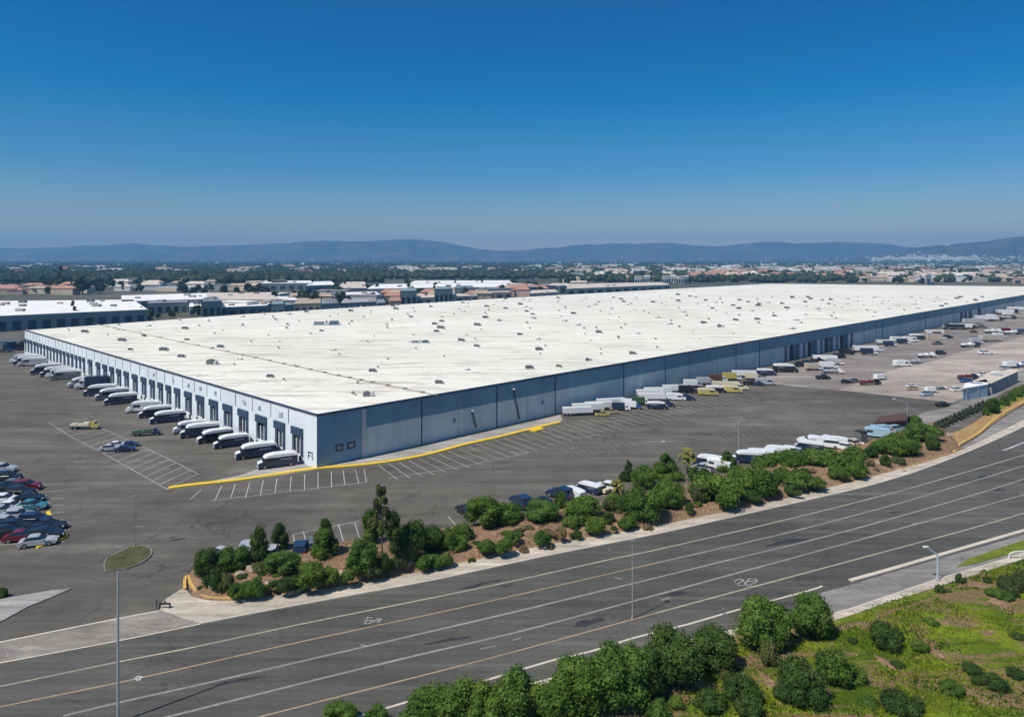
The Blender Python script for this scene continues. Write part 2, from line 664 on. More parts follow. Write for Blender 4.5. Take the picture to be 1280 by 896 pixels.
ridge('hills', [(-500, 305), (-200, 312), (0, 309), (60, 308), (110, 306), (160, 303), (200, 306), (240, 309), (290, 308), (340, 304), (400, 299), (450, 300.5),
               (520, 298), (550, 301), (580, 308), (620, 313.5), (655, 314), (690, 310), (720, 306), (760, 303), (840, 302.5), (870, 307), (900, 307), (940, 303), (975, 301.5),
               (1000, 304.5), (1050, 303.5), (1100, 303.5), (1140, 308), (1300, 308), (1500, 300), (1800, 306)], 9200, 2600, 3)
ridge('hills', [(1020, 326), (1080, 321), (1120, 314), (1150, 309), (1180, 305.5), (1220, 301.5), (1260, 297), (1300, 292), (1400, 285), (1550, 290), (1700, 300), (1800, 320)], 6200, 1700, 9, jitter=.6)

# ------------------------------------------------------------------ near ground surfaces
LOT = [Vector(p) for p in ((-420, 40, 0), (60, 40, 0), (200, 110, 0), (330, 190, 0), (620, 420, 0), (900, 700, 0), (900, 960, 0), (380, 960, 0), (-150, 470, 0), (-420, 470, 0))]
struct('parking_lot', MB().prism(LOT, -.25, 0), 'lot_asphalt')

ROAD_TOP = [(-260, 880), (-100, 848), (0, 828.6), (147.5, 801), (250, 780), (365, 758), (480, 737), (560, 721.7), (691, 693.5), (820, 668), (914, 647), (1031, 620.7), (1095, 605), (1156, 586), (1223, 559.6), (1280, 533.4), (1345, 500), (1400, 473)]
WALK_LOW_TOP = [(1420, 640), (1340, 671), (1280, 692), (1229, 708), (1172, 725), (1107, 747), (1039, 768.5), (960, 780), (906, 791), (800, 817), (700, 846), (600, 873), (480, 905), (300, 960), (0, 1060)]
top_w = smooth_px(ROAD_TOP)
low_w = smooth_px(WALK_LOW_TOP)
road_poly = top_w + low_w
struct('road', MB().prism(road_poly, .012, .012), 'road_asphalt')

WALK_UP = [(1400, 466), (1345, 493), (1280, 525), (1205, 561.8), (1156, 578), (1120, 588.6), (1045, 608), (951, 631), (860, 650), (804, 661), (710, 677), (654, 688), (560, 708), (480, 725), (400, 737), (340, 746), (292, 752), (262, 752), (240, 747)]
up_w = smooth_px(WALK_UP)
# the sidewalk along the planter, a real step above the road
edge = smooth_px([p for p in ROAD_TOP if p[0] >= 250])
sw = edge + up_w + [G(229, 736), G(214, 745), G(203, 753), G(199, 763), G(222, 772)]
struct('sidewalk', MB().prism([(p.x, p.y + .12, 0) for p in sw], .0, .13), 'sidewalk_concrete')
struct('kerb', strip(edge, .24, .0, .16), 'kerb_cream')
# driveway gutter band
gut = smooth_px([(-260, 880), (-100, 848), (0, 828.6), (147.5, 801), (250, 780), (262, 777)]) + smooth_px([(250, 768), (222, 772), (199, 763.5), (147.5, 773), (0, 802.5), (-100, 823), (-260, 855)])
struct('driveway', MB().prism(gut, .03, .03), 'gutter_concrete')
struct('gutter_line', strip(smooth_px([(-260, 855), (-100, 823), (0, 802.5), (147.5, 773), (199, 763.5)]), .26, .04), 'kerb_cream')
struct('gutter_line', strip(smooth_px([(-260, 880), (-100, 848), (0, 828.6), (147.5, 801), (250, 780)]), .22, .045), 'kerb_cream')

# lower sidewalk
lw2 = smooth_px([(0, 1072), (300, 970), (480, 913), (600, 881), (700, 854), (800, 825), (906, 798), (970, 789), (1039, 777), (1107, 755), (1229, 716), (1280, 699), (1340, 678), (1420, 648)])
struct('sidewalk', MB().prism(low_w + lw2, .0, .14), 'sidewalk_concrete')
struct('kerb', strip(low_w, .2, .0, .16), 'kerb_cream')
# slip lane beyond the kerbed separator
struct('slip_lane', MB().prism(smooth_px([(1010, 745), (1061, 731), (1160, 702), (1280, 668), (1400, 632)]) + smooth_px([(1400, 645), (1340, 670), (1280, 690.5), (1229, 706.5), (1172, 723.5), (1107, 745.5), (1039, 767), (1005, 764)]), .020, .020), 'lane_concrete')
struct('traffic_separator', strip(smooth_px([(1063, 726), (1110, 713), (1172, 695), (1280, 663.6), (1400, 628)]), .6, .0, .17), 'kerb_cream')
struct('verge', MB().prism(ppoly([(1196, 709), (1210, 699), (1245, 687), (1290, 672), (1330, 662), (1330, 672), (1280, 687), (1225, 703)]), .05, .09), 'verge_turf')

# lane lines
LN = {
    'cream_paint': [[(-120, 881), (0, 857.6), (147.5, 827), (240, 809), (380, 779), (510, 753), (634, 727.5), (758, 700), (820, 687), (938, 660), (1031, 637.5), (1120, 614.8), (1200, 592), (1280, 568.5), (1380, 537)]],
    'ochre_paint': [[(-120, 907), (0, 883), (147.5, 853), (240, 832.5), (380, 801), (572.5, 760), (700, 731), (820, 703.5)],
                    [(-160, 1030), (0, 985), (147, 943), (300, 902), (380, 881.5), (600, 825.5), (710, 796), (820, 766)]],
    'grey_paint': [[(820, 703.5), (910, 683), (1007, 660), (1120, 630), (1156, 619.4), (1280, 582), (1380, 550)],
                   [(79, 894.5), (147.5, 878), (240, 857.5), (380, 825.5), (620, 770), (720, 746), (820, 722), (914, 699), (1000, 678.5), (1075, 659), (1120, 646.5), (1215, 619), (1280, 598.6), (1380, 566)],
                   [(0, 946), (200, 898), (380, 853), (520, 819), (655, 787.6), (820, 743.5), (984, 699), (1120, 662), (1280, 618), (1380, 588)]],
    'cream_paint2': [[(820, 766), (920, 739), (1066, 700), (1215, 660), (1280, 641), (1380, 611)]],
}
WD = {'cream_paint': .24, 'ochre_paint': .18, 'grey_paint': .32, 'cream_paint2': .25}
for k, ls in LN.items():
    for l in ls:
        struct('lane_line', strip(smooth_px(l, 8), WD[k], .020), k.rstrip('2'))
struct('edge_line', strip(smooth_px([(200, 962), (360, 921), (480, 885.6), (526, 872), (590, 855), (689, 825.5), (739, 813.5), (792.5, 797), (859.5, 780), (922, 762), (1014, 737), (1028, 732)], 6), .28, .022), 'kerb_cream')
struct('lane_line', strip(smooth_px([(1254, 563), (1280, 553), (1340, 530)]), .45, .022), 'white_paint')
struct('edge_line', strip(smooth_px([(1045, 738), (1130, 715), (1280, 672)]), .1, .026), 'grey_paint')


def stroke(name, strokes, w, z, mat):
    mb = MB()
    for s_ in strokes:
        m2 = strip([G(*p) for p in s_], w, z)
        mb.add(m2.v, m2.f)
    return struct(name, mb, mat)


# worn painted symbols on the lanes
stroke('road_marking', [[(455, 773), (460, 771), (458, 776), (456, 779.5)], [(454, 779.5), (462, 779), (468, 776)], [(463, 778), (466, 774.5), (468, 778), (471, 774.5), (473, 778)],
                        [(458, 771.5), (466, 772)], [(470, 773), (476, 772.5), (474, 777.5)], [(455, 776), (478, 774)]], .09, .022, 'white_paint')
stroke('road_marking', [[(918, 726), (925, 723), (930, 724), (922, 730), (918, 727)], [(930, 730), (937, 723), (944, 723), (946, 727), (938, 731), (930, 730)], [(921, 731), (944, 733)],
                        [(933, 727), (948, 725)], [(925, 723), (935, 731)]], .10, .022, 'white_paint')
stroke('road_marking', [[(168, 848), (172, 845), (178, 846), (173, 849), (168, 848)], [(170, 850), (176, 849)]], .2, .022, 'white_paint')
for a, b in (((768, 721), (777, 724)), ((451, 806), (458, 807)), ((612, 772), (618, 770)), ((150, 878), (157, 876)), ((826, 750), (838, 747)), ((1140, 655), (1146, 653)), ((600, 811), (620, 807)), ((640, 800), (652, 797))):
    stroke('road_marking', [[a, b]], .22, .023, 'grey_paint')


def blob(name, cx, cy, rx, ry, z, mat, seed, n=22, wob=.35):
    rr = random.Random(seed)
    ph = [rr.uniform(0, 6.28) for _ in range(4)]
    c = G(cx, cy)
    pts = []
    for i in range(n):
        a = 2 * math.pi * i / n
        k = 1 + wob * (.5 * math.sin(2 * a + ph[0]) + .35 * math.sin(3 * a + ph[1]) + .25 * math.sin(5 * a + ph[2]) + .2 * math.sin(7 * a + ph[3]))
        pts.append((c.x + rx * k * math.cos(a) + .4 * ry * k * math.sin(a), c.y + ry * k * math.sin(a) + .35 * rx * k * math.cos(a), 0))
    return struct(name, MB().prism(pts, z, z), mat)


for i, (x, y, a, b) in enumerate(((590, 733, 1.6, .35), (614, 727, 1.5, .3), (634, 732, .6, .3), (984, 677, 2.6, .9), (735, 778, 1.4, .9), (845, 742, 1.6, .5), (1228, 596, 1.3, .8), (1030, 660, .8, .3),
                                  (222, 674, .7, .5), (1250, 612, 1.2, .6), (1120, 640, 1.6, .3), (560, 800, 2.2, .35), (300, 850, 2.0, .3))):
    blob('tar_patch', x, y, a, b, .017, 'tar', i, wob=.5)

# left verge with its kerb, traffic island
struct('sidewalk', MB().prism(ppoly([(-90, 775), (-60, 762), (0, 750), (13, 747), (68, 738), (90, 736), (62, 748), (37, 758), (0, 778), (-60, 798)]), .0, .13), 'apron_concrete')
ISL = [(131, 715), (130, 706), (133, 699), (147.5, 691.6), (163, 684), (178, 683), (188, 686), (190, 691), (187, 697), (176, 705), (158, 711)]
isl = [G(*p) for p in ISL]
struct('traffic_island', MB().prism(isl, .0, .16), 'island_turf')
struct('kerb', strip(isl + [isl[0]], .14, .0, .18), 'gutter_concrete')

# concrete yards on the right, apron at the docks
YARD = [(958, 470), (958, 479), (1000, 484), (1060, 488.5), (1110, 495), (1165, 500.5), (1192, 504), (1215, 494), (1300, 462), (1500, 400), (1500, 372), (1280, 384)]
struct('yard', MB().prism(ppoly(YARD), .02, .02), 'yard_concrete')
struct('yard', MB().prism(ppoly([(1046, 487.5), (1075, 478.5), (1107, 465), (1130, 459), (1165, 452), (1200, 441), (1280, 421), (1400, 398), (1500, 404), (1300, 458), (1215, 492), (1190, 503), (1165, 500), (1110, 494.5)]), .05, .05), 'yard_pink')
struct('lane', MB().prism(smooth_px([(1118, 533), (1134, 525), (1160, 514), (1194, 505), (1280, 461), (1400, 415)], 4) + smooth_px([(1400, 437), (1280, 480), (1232, 503), (1165, 528), (1140, 537)], 4), .06, .06), 'lane_concrete')
struct('apron', MB().prism(ppoly([(256, 603), (300, 594), (330, 583), (360, 577), (392, 581), (398, 586), (330, 597)]), .02, .02), 'apron_concrete')

# stall lines
KERB = [(211, 610), (240, 606), (300, 599.5), (347, 592.5), (394, 585.5), (456, 580.5), (506, 573.5), (540, 566.5), (581, 555.5), (622, 546.5), (660, 537), (700, 527.5)]
kx, ky = [p[0] for p in KERB], [p[1] for p in KERB]
kerb_o = strip(smooth_px(KERB, 5), 1.15, .0, .17).build('painted_kerb', 'kerb_yellow')
tag(kerb_o, 'long yellow painted kerb running along the foot of the blue warehouse wall', 'kerb')
kerb_o = strip([G(664, 538.5), G(671, 536.5), G(676, 535)], 2.6, .0, .22).build('painted_kerb', 'kerb_yellow')
tag(kerb_o, 'short yellow kerb bulge sticking out of the long wall kerb', 'kerb')
struct('walkway', MB().prism(ppoly([(398, 583), (456, 574), (526, 559), (581, 546), (640, 533), (700, 519), (704, 526), (660, 536), (622, 545), (581, 554), (540, 565), (506, 572), (456, 579), (400, 585)]), .01, .10), 'apron_concrete')


def seg(mb, a, b, w, z=.012):
    m2 = strip([G(*a), G(*b)], w, z)
    mb.add(m2.v, m2.f)


mb = MB()
for x, yb in ((251.5, 624, ), ):
    seg(mb, (251.5, 612), (237.4, 624), .13)
bx = [268.6, 288, 306.6, 325.3, 343.4, 362.4, 380.6, 397.5, 414.4, 431, 448.4]
by = [625.3, 623.4, 622.3, 619.2, 617, 615.2, 613, 611, 609, 606, 603.5]
tx = [277, 294, 312, 329, 346.4, 364, 380.8, 397.5, 414, 429, 444]
for a, b, c in zip(bx, by, tx):
    seg(mb, (c, float(np.interp(c, kx, ky)) + 5), (a, b), .13)
seg(mb, (262, 625.8), (459, 602.3), .13)
seg(mb, (455, 586), (458, 602), .13)
x = 473.0
while x < 905:
    k = float(np.interp(x, kx + [840, 1000], ky + [498, 470])) + 3
    sc_ = max(.45, (k - HY) / 250)
    seg(mb, (x, k), (x + 24 + 18 * min(1, (x - 473) / 90) * (1 if x < 600 else 1), k + 17.5 * sc_), .12)
    x += 12.5 * max(.62, (k - HY) / 250)
seg(mb, (486, 597.5), (576, 583.5), .12)
seg(mb, (576, 583.5), (660, 566), .12)
struct('stall_lines', mb, 'white_paint')
mb = MB()
LA, LB = [(61, 528), (92, 548), (125, 564), (160, 584), (210, 612)], [(110, 528), (150, 545), (195, 566), (222, 579), (249, 593)]
for i in range(17):
    t = i / 16
    ax = 72 + (208 - 72) * t ** 1.06
    ay = float(np.interp(ax, [p[0] for p in LA], [p[1] for p in LA]))
    bx_ = 112 + (247 - 112) * t ** 1.06
    by_ = float(np.interp(bx_, [p[0] for p in LB], [p[1] for p in LB]))
    seg(mb, (ax, ay), (bx_, by_), .14)
for l in (LA, LB):
    for a, b in zip(l, l[1:]):
        seg(mb, a, b, .12)
struct('stall_lines', mb, 'white_paint')
mb = MB()
for i in range(46):            # faded stalls across the middle of the big lot
    x = 700 + i * 9.6
    for y0, dx, dy in ((560 - i * .9, 15, 9), (534 - i * .62, 13, 6)):
        if (i * 7 + int(y0)) % 3: seg(mb, (x, y0), (x + dx, y0 + dy), .1)
struct('stall_lines', mb, 'grey_paint')
mb = MB()
for a, b in (((366, 668), (372, 692)), ((379, 664), (386, 688)), ((423, 655), (429, 676)), ((443, 652), (449, 671)), ((366, 668), (449, 651)), ((560, 645), (575, 662)), ((587, 640), (602, 656)),
             ((614, 634), (632, 650)), ((643, 628), (660, 643)), ((670, 622), (690, 637)), ((697, 617), (716, 630)), ((725, 610), (745, 624))):
    seg(mb, a, b, .14)
struct('stall_lines', mb, 'white_paint')
mb = MB()
for i in range(12):
    seg(mb, (-70, 590 + i * 8.6), (78 + i * .2, 577 + i * 9), .13) if i > 2 else None
struct('stall_lines', mb, 'white_paint')

# ------------------------------------------------------------------ planter bank and hillside (real relief)
def relief(name, poly, amp, z0, cell, mat, seed, tilt=0.0, rim=1.6):
    """grid mesh clipped to a ground polygon, rising from its rim"""
    P = np.array([(p.x, p.y) for p in poly])
    x0, y0 = P.min(0); x1, y1 = P.max(0)
    nxx, nyy = int((x1 - x0) / cell) + 2, int((y1 - y0) / cell) + 2
    gx, gy = np.meshgrid(x0 + np.arange(nxx) * cell, y0 + np.arange(nyy) * cell)
    A = P; B = np.roll(P, -1, 0)
    ins = np.zeros(gx.shape, bool)
    dist = np.full(gx.shape, 1e9)
    near = np.zeros(gx.shape + (2,))
    for (ax, ay), (bx, by) in zip(A, B):
        c = ((ay > gy) != (by > gy)) & (gx < (bx - ax) * (gy - ay) / (by - ay + 1e-12) + ax)
        ins ^= c
        l2 = (bx - ax) ** 2 + (by - ay) ** 2 + 1e-9
        t = np.clip(((gx - ax) * (bx - ax) + (gy - ay) * (by - ay)) / l2, 0, 1)
        qx, qy = ax + t * (bx - ax), ay + t * (by - ay)
        dd = np.hypot(gx - qx, gy - qy)
        m_ = dd < dist
        dist[m_] = dd[m_]
        near[m_, 0] = qx[m_]; near[m_, 1] = qy[m_]
    rng = np.random.default_rng(seed)
    hz = np.zeros(gx.shape)
    for o_ in range(7):
        for _ in range(3):
            k = .12 * 1.75 ** o_
            th = rng.uniform(0, 6.28)
            hz += .6 ** o_ * np.sin(k * (gx * math.cos(th) + gy * math.sin(th)) + rng.uniform(0, 6.28)) / 3
    s = np.clip(dist / rim, 0, 1)
    s = s * s * (3 - 2 * s)
    z = z0 + s * amp * (.75 + .45 * hz)
    keep = ins | (dist < cell * .75)
    gx = np.where(ins, gx, near[..., 0]); gy = np.where(ins, gy, near[..., 1]); z = np.where(ins, z, z0)
    idx = -np.ones(gx.shape, int)
    vs = []
    for j in range(nyy):
        for i in range(nxx):
            if keep[j, i]:
                idx[j, i] = len(vs)
                vs.append((gx[j, i], gy[j, i], z[j, i]))
    fs = []
    for j in range(nyy - 1):
        for i in range(nxx - 1):
            q = (idx[j, i], idx[j, i + 1], idx[j + 1, i + 1], idx[j + 1, i])
            if min(q) >= 0: fs.append(q)
    o = MB().add(vs, fs).build(name, mat, smooth=True)
    o['kind'] = 'structure'

    def height(x, y):
        i = int(round((x - x0) / cell)); j = int(round((y - y0) / cell))
        if 0 <= i < nxx and 0 <= j < nyy and ins[j, i]: return float(z[j, i])
        return 0.0
    return height


PL_TOP = [(233, 724), (246, 706), (262, 694), (330, 690), (400, 683), (470, 673), (560, 660), (640, 649), (700, 638), (760, 627), (830, 612), (900, 596), (960, 584), (1010, 573), (1060, 558), (1100, 549), (1140, 537), (1168, 529), (1190, 546)]
pl = smooth_px(PL_TOP, 4) + smooth_px([p for p in WALK_UP if p[0] <= 1206][0:], 4)
h_pl = relief('planter_bed', pl, .95, .10, .45, 'planter_soil', 5)
struct('verge', strip(smooth_px([(1190, 565), (1156, 576.5), (1120, 586), (1045, 605), (951, 628), (860, 647), (804, 658), (710, 674), (654, 685), (560, 705), (480, 722), (400, 735), (300, 748)]), 1.15, .0, .2), 'dry_soil')
kb = strip(smooth_px([(231, 738), (231, 727), (235, 722), (240, 734), (250, 744), (264, 749), (292, 750)], 5), .35, .0, .34).build('planter_kerb', 'kerb_orange')
tag(kb, 'curved orange and yellow kerb around the tip of the shrub bed', 'kerb')

HILL = lw2[6:] + [G(1500, 700), Vector((95, 62, 0)), Vector((90, 28, 0)), Vector((10, 34, 0)), Vector((-25, 45, 0))]
h_hill = relief('hillside', HILL, 1.5, .08, .5, 'hill_grass', 8, rim=6)
struct('verge', strip(smooth_px([(480, 917), (600, 886), (700, 860), (800, 831), (906, 803), (970, 794), (1000, 789)]), 1.3, .0, .17), 'dry_soil')
struct('verge', strip(smooth_px([(1043, 781), (1107, 760.5), (1150, 747), (1170, 740)]), .9, .0, .2), 'verge_turf')
def drape(cx, cy, rx, ry, ang, seed, mat='planter_soil'):
    """bare earth patch laid over the slope"""
    rr = random.Random(seed)
    ph = [rr.uniform(0, 6.28) for _ in range(4)]
    c = G(cx, cy)
    vs, fs = [], []
    n, m = 40, 8
    for j in range(m + 1):
        for i in range(n):
            a = 2 * math.pi * i / n
            k = 1 + .28 * math.sin(2 * a + ph[0]) + .2 * math.sin(3 * a + ph[1]) + .14 * math.sin(6 * a + ph[2]) + .09 * math.sin(11 * a + ph[3])
            t = j / m
            u, w = rx * k * t * math.cos(a), ry * k * t * math.sin(a)
            x, y = c.x + u * math.cos(ang) - w * math.sin(ang), c.y + u * math.sin(ang) + w * math.cos(ang)
            vs.append((x, y, h_hill(x, y) + .09 - .16 * t ** 4))
    fs = [(j * n + i, j * n + (i + 1) % n, (j + 1) * n + (i + 1) % n, (j + 1) * n + i) for j in range(m) for i in range(n)]
    o = MB().add(vs, fs).build('bare_soil', mat, smooth=True)
    o['kind'] = 'structure'


SOILS = ((925, 832, 2.6, 1.2, .5), (985, 806, 1.6, 1.0, .4), (1002, 838, .7, 2.6, .35), (1020, 868, .6, 2.2, .4), (862, 868, 2.4, 1.2, .4), (1060, 787, 2.0, .5, .5), (1110, 768, 3.2, .55, .5), (1150, 755, 2.6, .5, .5), (1225, 733, 2.6, 1.3, .3),
         (1245, 756, 1.2, 2.4, .4), (1178, 786, 1.1, .6, .2), (1165, 820, .5, 2.6, .5), (1218, 882, .5, 2.0, .4), (790, 890, 2.2, .8, .5), (1235, 797, 1.2, .5, .2), (1110, 835, .5, 1.8, .5), (700, 868, 2.5, .7, .5), (960, 860, .5, 1.6, .3))
for i, q in enumerate(SOILS): drape(*q, 40 + i)
# access road, grass and paths on the far right
struct('access_road', MB().prism(smooth_px([(1175, 572), (1194, 563), (1223, 546), (1246, 528), (1280, 507), (1340, 478)], 4) + smooth_px([(1340, 494), (1280, 524), (1205, 561), (1160, 576)], 4), .03, .05), 'lane_concrete')
struct('verge', MB().prism(smooth_px([(1172, 545), (1200, 538), (1230, 520), (1250, 504), (1280, 490), (1340, 462)], 4) + smooth_px([(1340, 476), (1280, 505), (1246, 526), (1223, 544), (1194, 560), (1176, 562)], 4), .05, .13), 'dry_soil')
struct('verge', MB().prism(smooth_px([(1228, 516), (1250, 503), (1280, 489), (1340, 462)], 4) + smooth_px([(1340, 472), (1280, 498), (1256, 510), (1238, 521)], 4), .13, .20), 'verge_turf')
kb = strip(smooth_px([(1192, 566), (1200, 556), (1225, 541), (1245, 523), (1280, 503), (1340, 475)], 4), .5, .0, .3).build('path_kerb', 'kerb_orange')
tag(kb, 'tan kerb beside the access road and grass at the right edge', 'kerb')

# ------------------------------------------------------------------ the warehouse
HB = 10.4
T = lambda x, y: G(x, y, HB)
C0 = T(396, 519.5)
CL = T(31, 412.8)
CR_ = T(1280, 369)
C1 = T(960, 424.3)
dirR = (CR_ - C0); dirR.z = 0; dirR.normalize()
far1, far2, far3 = T(300, 393), T(640, 372), T(960, 354.6)
dend = (T(1280, 358) - far3).normalized()
# right corner: where the long wall meets the far end wall
den = dirR.x * dend.y - dirR.y * dend.x
w = far3 - C0
s_ = (w.x * dend.y - w.y * dend.x) / den
C2 = C0 + dirR * s_
foot = [C0, C2, far3, far2, far1, CL]
wh = empty('warehouse', (C0.x, C0.y, 0))
tag(wh, 'huge blue-grey warehouse with a flat white roof and loading docks', 'warehouse')
O = Vector((C0.x, C0.y, 0))


def rel(p): return Vector((p[0] - O.x, p[1] - O.y, p[2] if len(p) > 2 else 0))


def wall_strip(a, b, z0, z1, thick=.0):
    """vertical wall panel between plan points a, b, thickness grows inward"""
    a, b = rel(a), rel(b)
    t = (b - a); t.z = 0; t.normalize()
    n = Vector((-t.y, t.x, 0))
    mb = MB()
    q = [a, b, b + n * thick, a + n * thick]
    mb.prism([(p.x, p.y, 0) for p in q], z0, z1)
    return mb


# inward normals: the loop runs counter-clockwise, so (-t.y, t.x) points inside
dirL = (CL - C0); dirL.z = 0
LL = dirL.length
dirL.normalize()
outL = Vector((dirL.y, -dirL.x, 0))
if outL.dot(Vector((-1, -1, 0))) < 0: outL = -outL
outR = Vector((dirR.y, -dirR.x, 0))


def tL(px):
    u = (px - HX) / F
    return (u * C0.y - C0.x) / (dirL.x - u * dirL.y)


def tR(px):
    u = (px - HX) / F
    return (u * C0.y - C0.x) / (dirR.x - u * dirR.y)


doors_px = [31.8, 35.6, 39.4, 43.4, 47.2, 51.2, 55.4, 59.4, 63.2, 67.3, 71.4, 75.8, 80.5, 85.4, 90.4, 95.4, 100.2, 105, 113, 123, 131.5, 140.2, 148.9, 158.3, 169, 180, 190.6, 201, 211, 222, 235.6, 250.6, 267.5, 285, 304.4, 327, 350, 372]
DT = sorted(tL(x) for x in doors_px)
spans = []
for i, t in enumerate(DT):
    gap = min([abs(t - q) for q in DT if q != t])
    wd = min(5.0, gap * .62)
    spans.append((t - wd / 2, t + wd / 2))
DH = 6.9
DB = 1.35
# facade with real openings: piers, lintel, then recessed docks
mb = MB()


def frame_box(mb, base, d, out, t0, t1, o0, o1, z0, z1):
    p = [base + d * t0 + out * o0, base + d * t1 + out * o0, base + d * t1 + out * o1, base + d * t0 + out * o1]
    mb.prism([(q.x, q.y, 0) for q in p], z0, z1)


Z = Vector((0, 0, 0))
cur = 0.0
for a, b in spans:
    frame_box(mb, Z, dirL, outL, cur, a, -.5, 0, -.05, DH)
    cur = b
frame_box(mb, Z, dirL, outL, cur, LL, -.5, 0, -.05, DH)
frame_box(mb, Z, dirL, outL, 0, LL, -.5, 0, DH, HB)
for a, b in spans: frame_box(mb, Z, dirL, outL, a, b, -.5, -.01, -.05, DB)
fw = mb.build('dock_wall', 'white_wall', wh)
fw['label'] = 'white dock wall with a long row of loading doors'
for i, (a, b) in enumerate(spans):
    w_ = b - a
    near = a < 95
    m_ = MB(); frame_box(m_, Z, dirL, outL, a, b, -1.6, -1.5, DB - .1, DH)
    dd = m_.build('dock_door', 'dark_opening', wh)
    m_ = MB()
    frame_box(m_, Z, dirL, outL, a, b, -1.2, .35, DH - 1.55, DH - .02)
    frame_box(m_, Z, dirL, outL, a, a + w_ * .16, -1.2, .22, DB, DH - 1.55)
    m_.build('dock_shelter', 'navy_trim', dd)
    m_ = MB()
    zt = DH - 1.6 - random.random() * .6
    frame_box(m_, Z, dirL, outL, a + w_ * .32, a + w_ * .42, -1.45, -.25, DB, zt)
    m_.build('door_post', 'pale_panel', dd)
    m_ = MB()
    frame_box(m_, Z, dirL, outL, a + w_ * .66, a + w_ * .76, -1.45, -.25, DB, zt - .3)
    m_.build('door_post', 'pale_panel', dd)
    if near:
        m_ = MB(); frame_box(m_, Z, dirL, outL, a + w_ * .44, a + w_ * .64, -1.48, -1.3, DB, zt)
        m_.build('door_leaf', ('paint_brown', 'door_steel', 'pale_panel')[i % 3], dd)
        for q in (.2, .84):
            m_ = MB(); frame_box(m_, Z, dirL, outL, a + w_ * q, a + w_ * q + .3, .0, .3, .5, 1.3)
            m_.build('dock_bumper', 'rubber', dd)
# pilasters between far doors + panel joints on the lintel
for i, (a, b) in enumerate(spans[:-1]):
    mid = (b + spans[i + 1][0]) / 2
    m_ = MB(); frame_box(m_, Z, dirL, outL, mid - .12, mid + .12, 0, .06, DH + .3, HB - .3)
    m_.build('wall_joint', 'metal_grey' if i % 3 else 'navy_trim', wh)
# small dark number plates (unreadable glyph strokes) above the doors
GL = {0: ((0, 0, 0, 1), (.5, 0, .5, 1), (0, 1, .5, 1), (0, .5, .5, .5)), 1: ((0, 0, 0, 1), (.25, 0, .6, 0), (.6, 0, .6, 1)), 2: ((0, 0, .5, 0), (0, 0, 0, 1), (.5, 0, .5, .6), (0, .6, .5, .6)), 3: ((.1, 0, .1, 1), (.1, 1, .6, 1), (.6, .5, .6, 1))}
for i, (t, zc, sz) in enumerate(((tL(352), 8.3, 1.0), (tL(325), 8.4, .8), (tL(306), 8.5, .9), (tL(270), 8.5, .9), (tL(251), 8.6, .8), (tL(236), 8.5, .9), (tL(217), 8.5, .8), (tL(193), 8.4, .8))):
    m_ = MB()
    for gi, off in enumerate((-.55, .35)):
        for (x0, z0, x1, z1) in GL[(i + gi) % 4]:
            xa, xb = sorted((x0, x1)); za, zb = sorted((z0, z1))
            frame_box(m_, Z, dirL, outL, t + (off + xa) * sz - .06, t + (off + xb) * sz + .06, .01, .04, zc + (za - .5) * sz - .07, zc + (zb - .5) * sz + .07)
    m_.build('door_number', 'navy_trim', wh)
# P-like dark sign by the corner
m_ = MB()
for x0, x1, z0, z1 in ((1.4, 1.75, .8, 1.0), (1.5, 1.65, .9, 2.2), (1.5, 3.2, 2.0, 2.25), (3.0, 3.25, .8, 2.1), (1.9, 3.0, 1.4, 1.55)):
    frame_box(m_, Z, dirL, outL, x0, x1, .01, .06, z0 + .6, z1 + .6)
m_.build('wall_sign', 'navy_trim', wh)

# long right wall
pil = tR(455)
LRR = (C2 - C0).length
dk0, dk1 = tR(976), tR(1066)
mb = MB(); frame_box(mb, Z, dirR, outR, .0, pil - .5, -.5, 0, -.05, HB)
mb.build('corner_wall', 'corner_wall', wh)
mb = MB()
frame_box(mb, Z, dirR, outR, pil - .5, dk0, -.5, 0, -.05, HB)
frame_box(mb, Z, dirR, outR, dk0, dk1, -.5, 0, 6.2, HB)
frame_box(mb, Z, dirR, outR, dk1, LRR, -.5, 0, -.05, HB)
rw = mb.build('long_wall', 'blue_wall', wh)
rw['label'] = 'long blue wall with a darker band along the top'
mb = MB(); frame_box(mb, Z, dirR, outR, pil - .55, pil + .45, 0, .12, 0, HB - .25)
mb.build('corner_pilaster', 'pale_panel', wh)
for px, wd in ((527, .28), (621, .34), (694, .34), (779.5, .34), (831.5, .34), (862, .12), (920, .4), (949.5, .5), (1080, .4), (1095, .5), (1103, .7), (1125, .3), (1157, .8), (1176, .3), (1192, .7), (1223, 1.0), (1231, .4), (1242, .9), (1255, .8), (1266, .6)):
    t = tR(px)
    mb = MB(); frame_box(mb, Z, dirR, outR, t - wd / 2, t + wd / 2, 0, .05 + .02 * wd, 0, HB - .3)
    mb.build('wall_joint', 'navy_trim', wh)
for px in (573, 659, 735, 805, 890, 1067):
    t = tR(px)
    mb = MB(); frame_box(mb, Z, dirR, outR, t - .06, t + .06, 0, .03, 0, HB - .3)
    mb.build('wall_seam', 'metal_grey', wh)
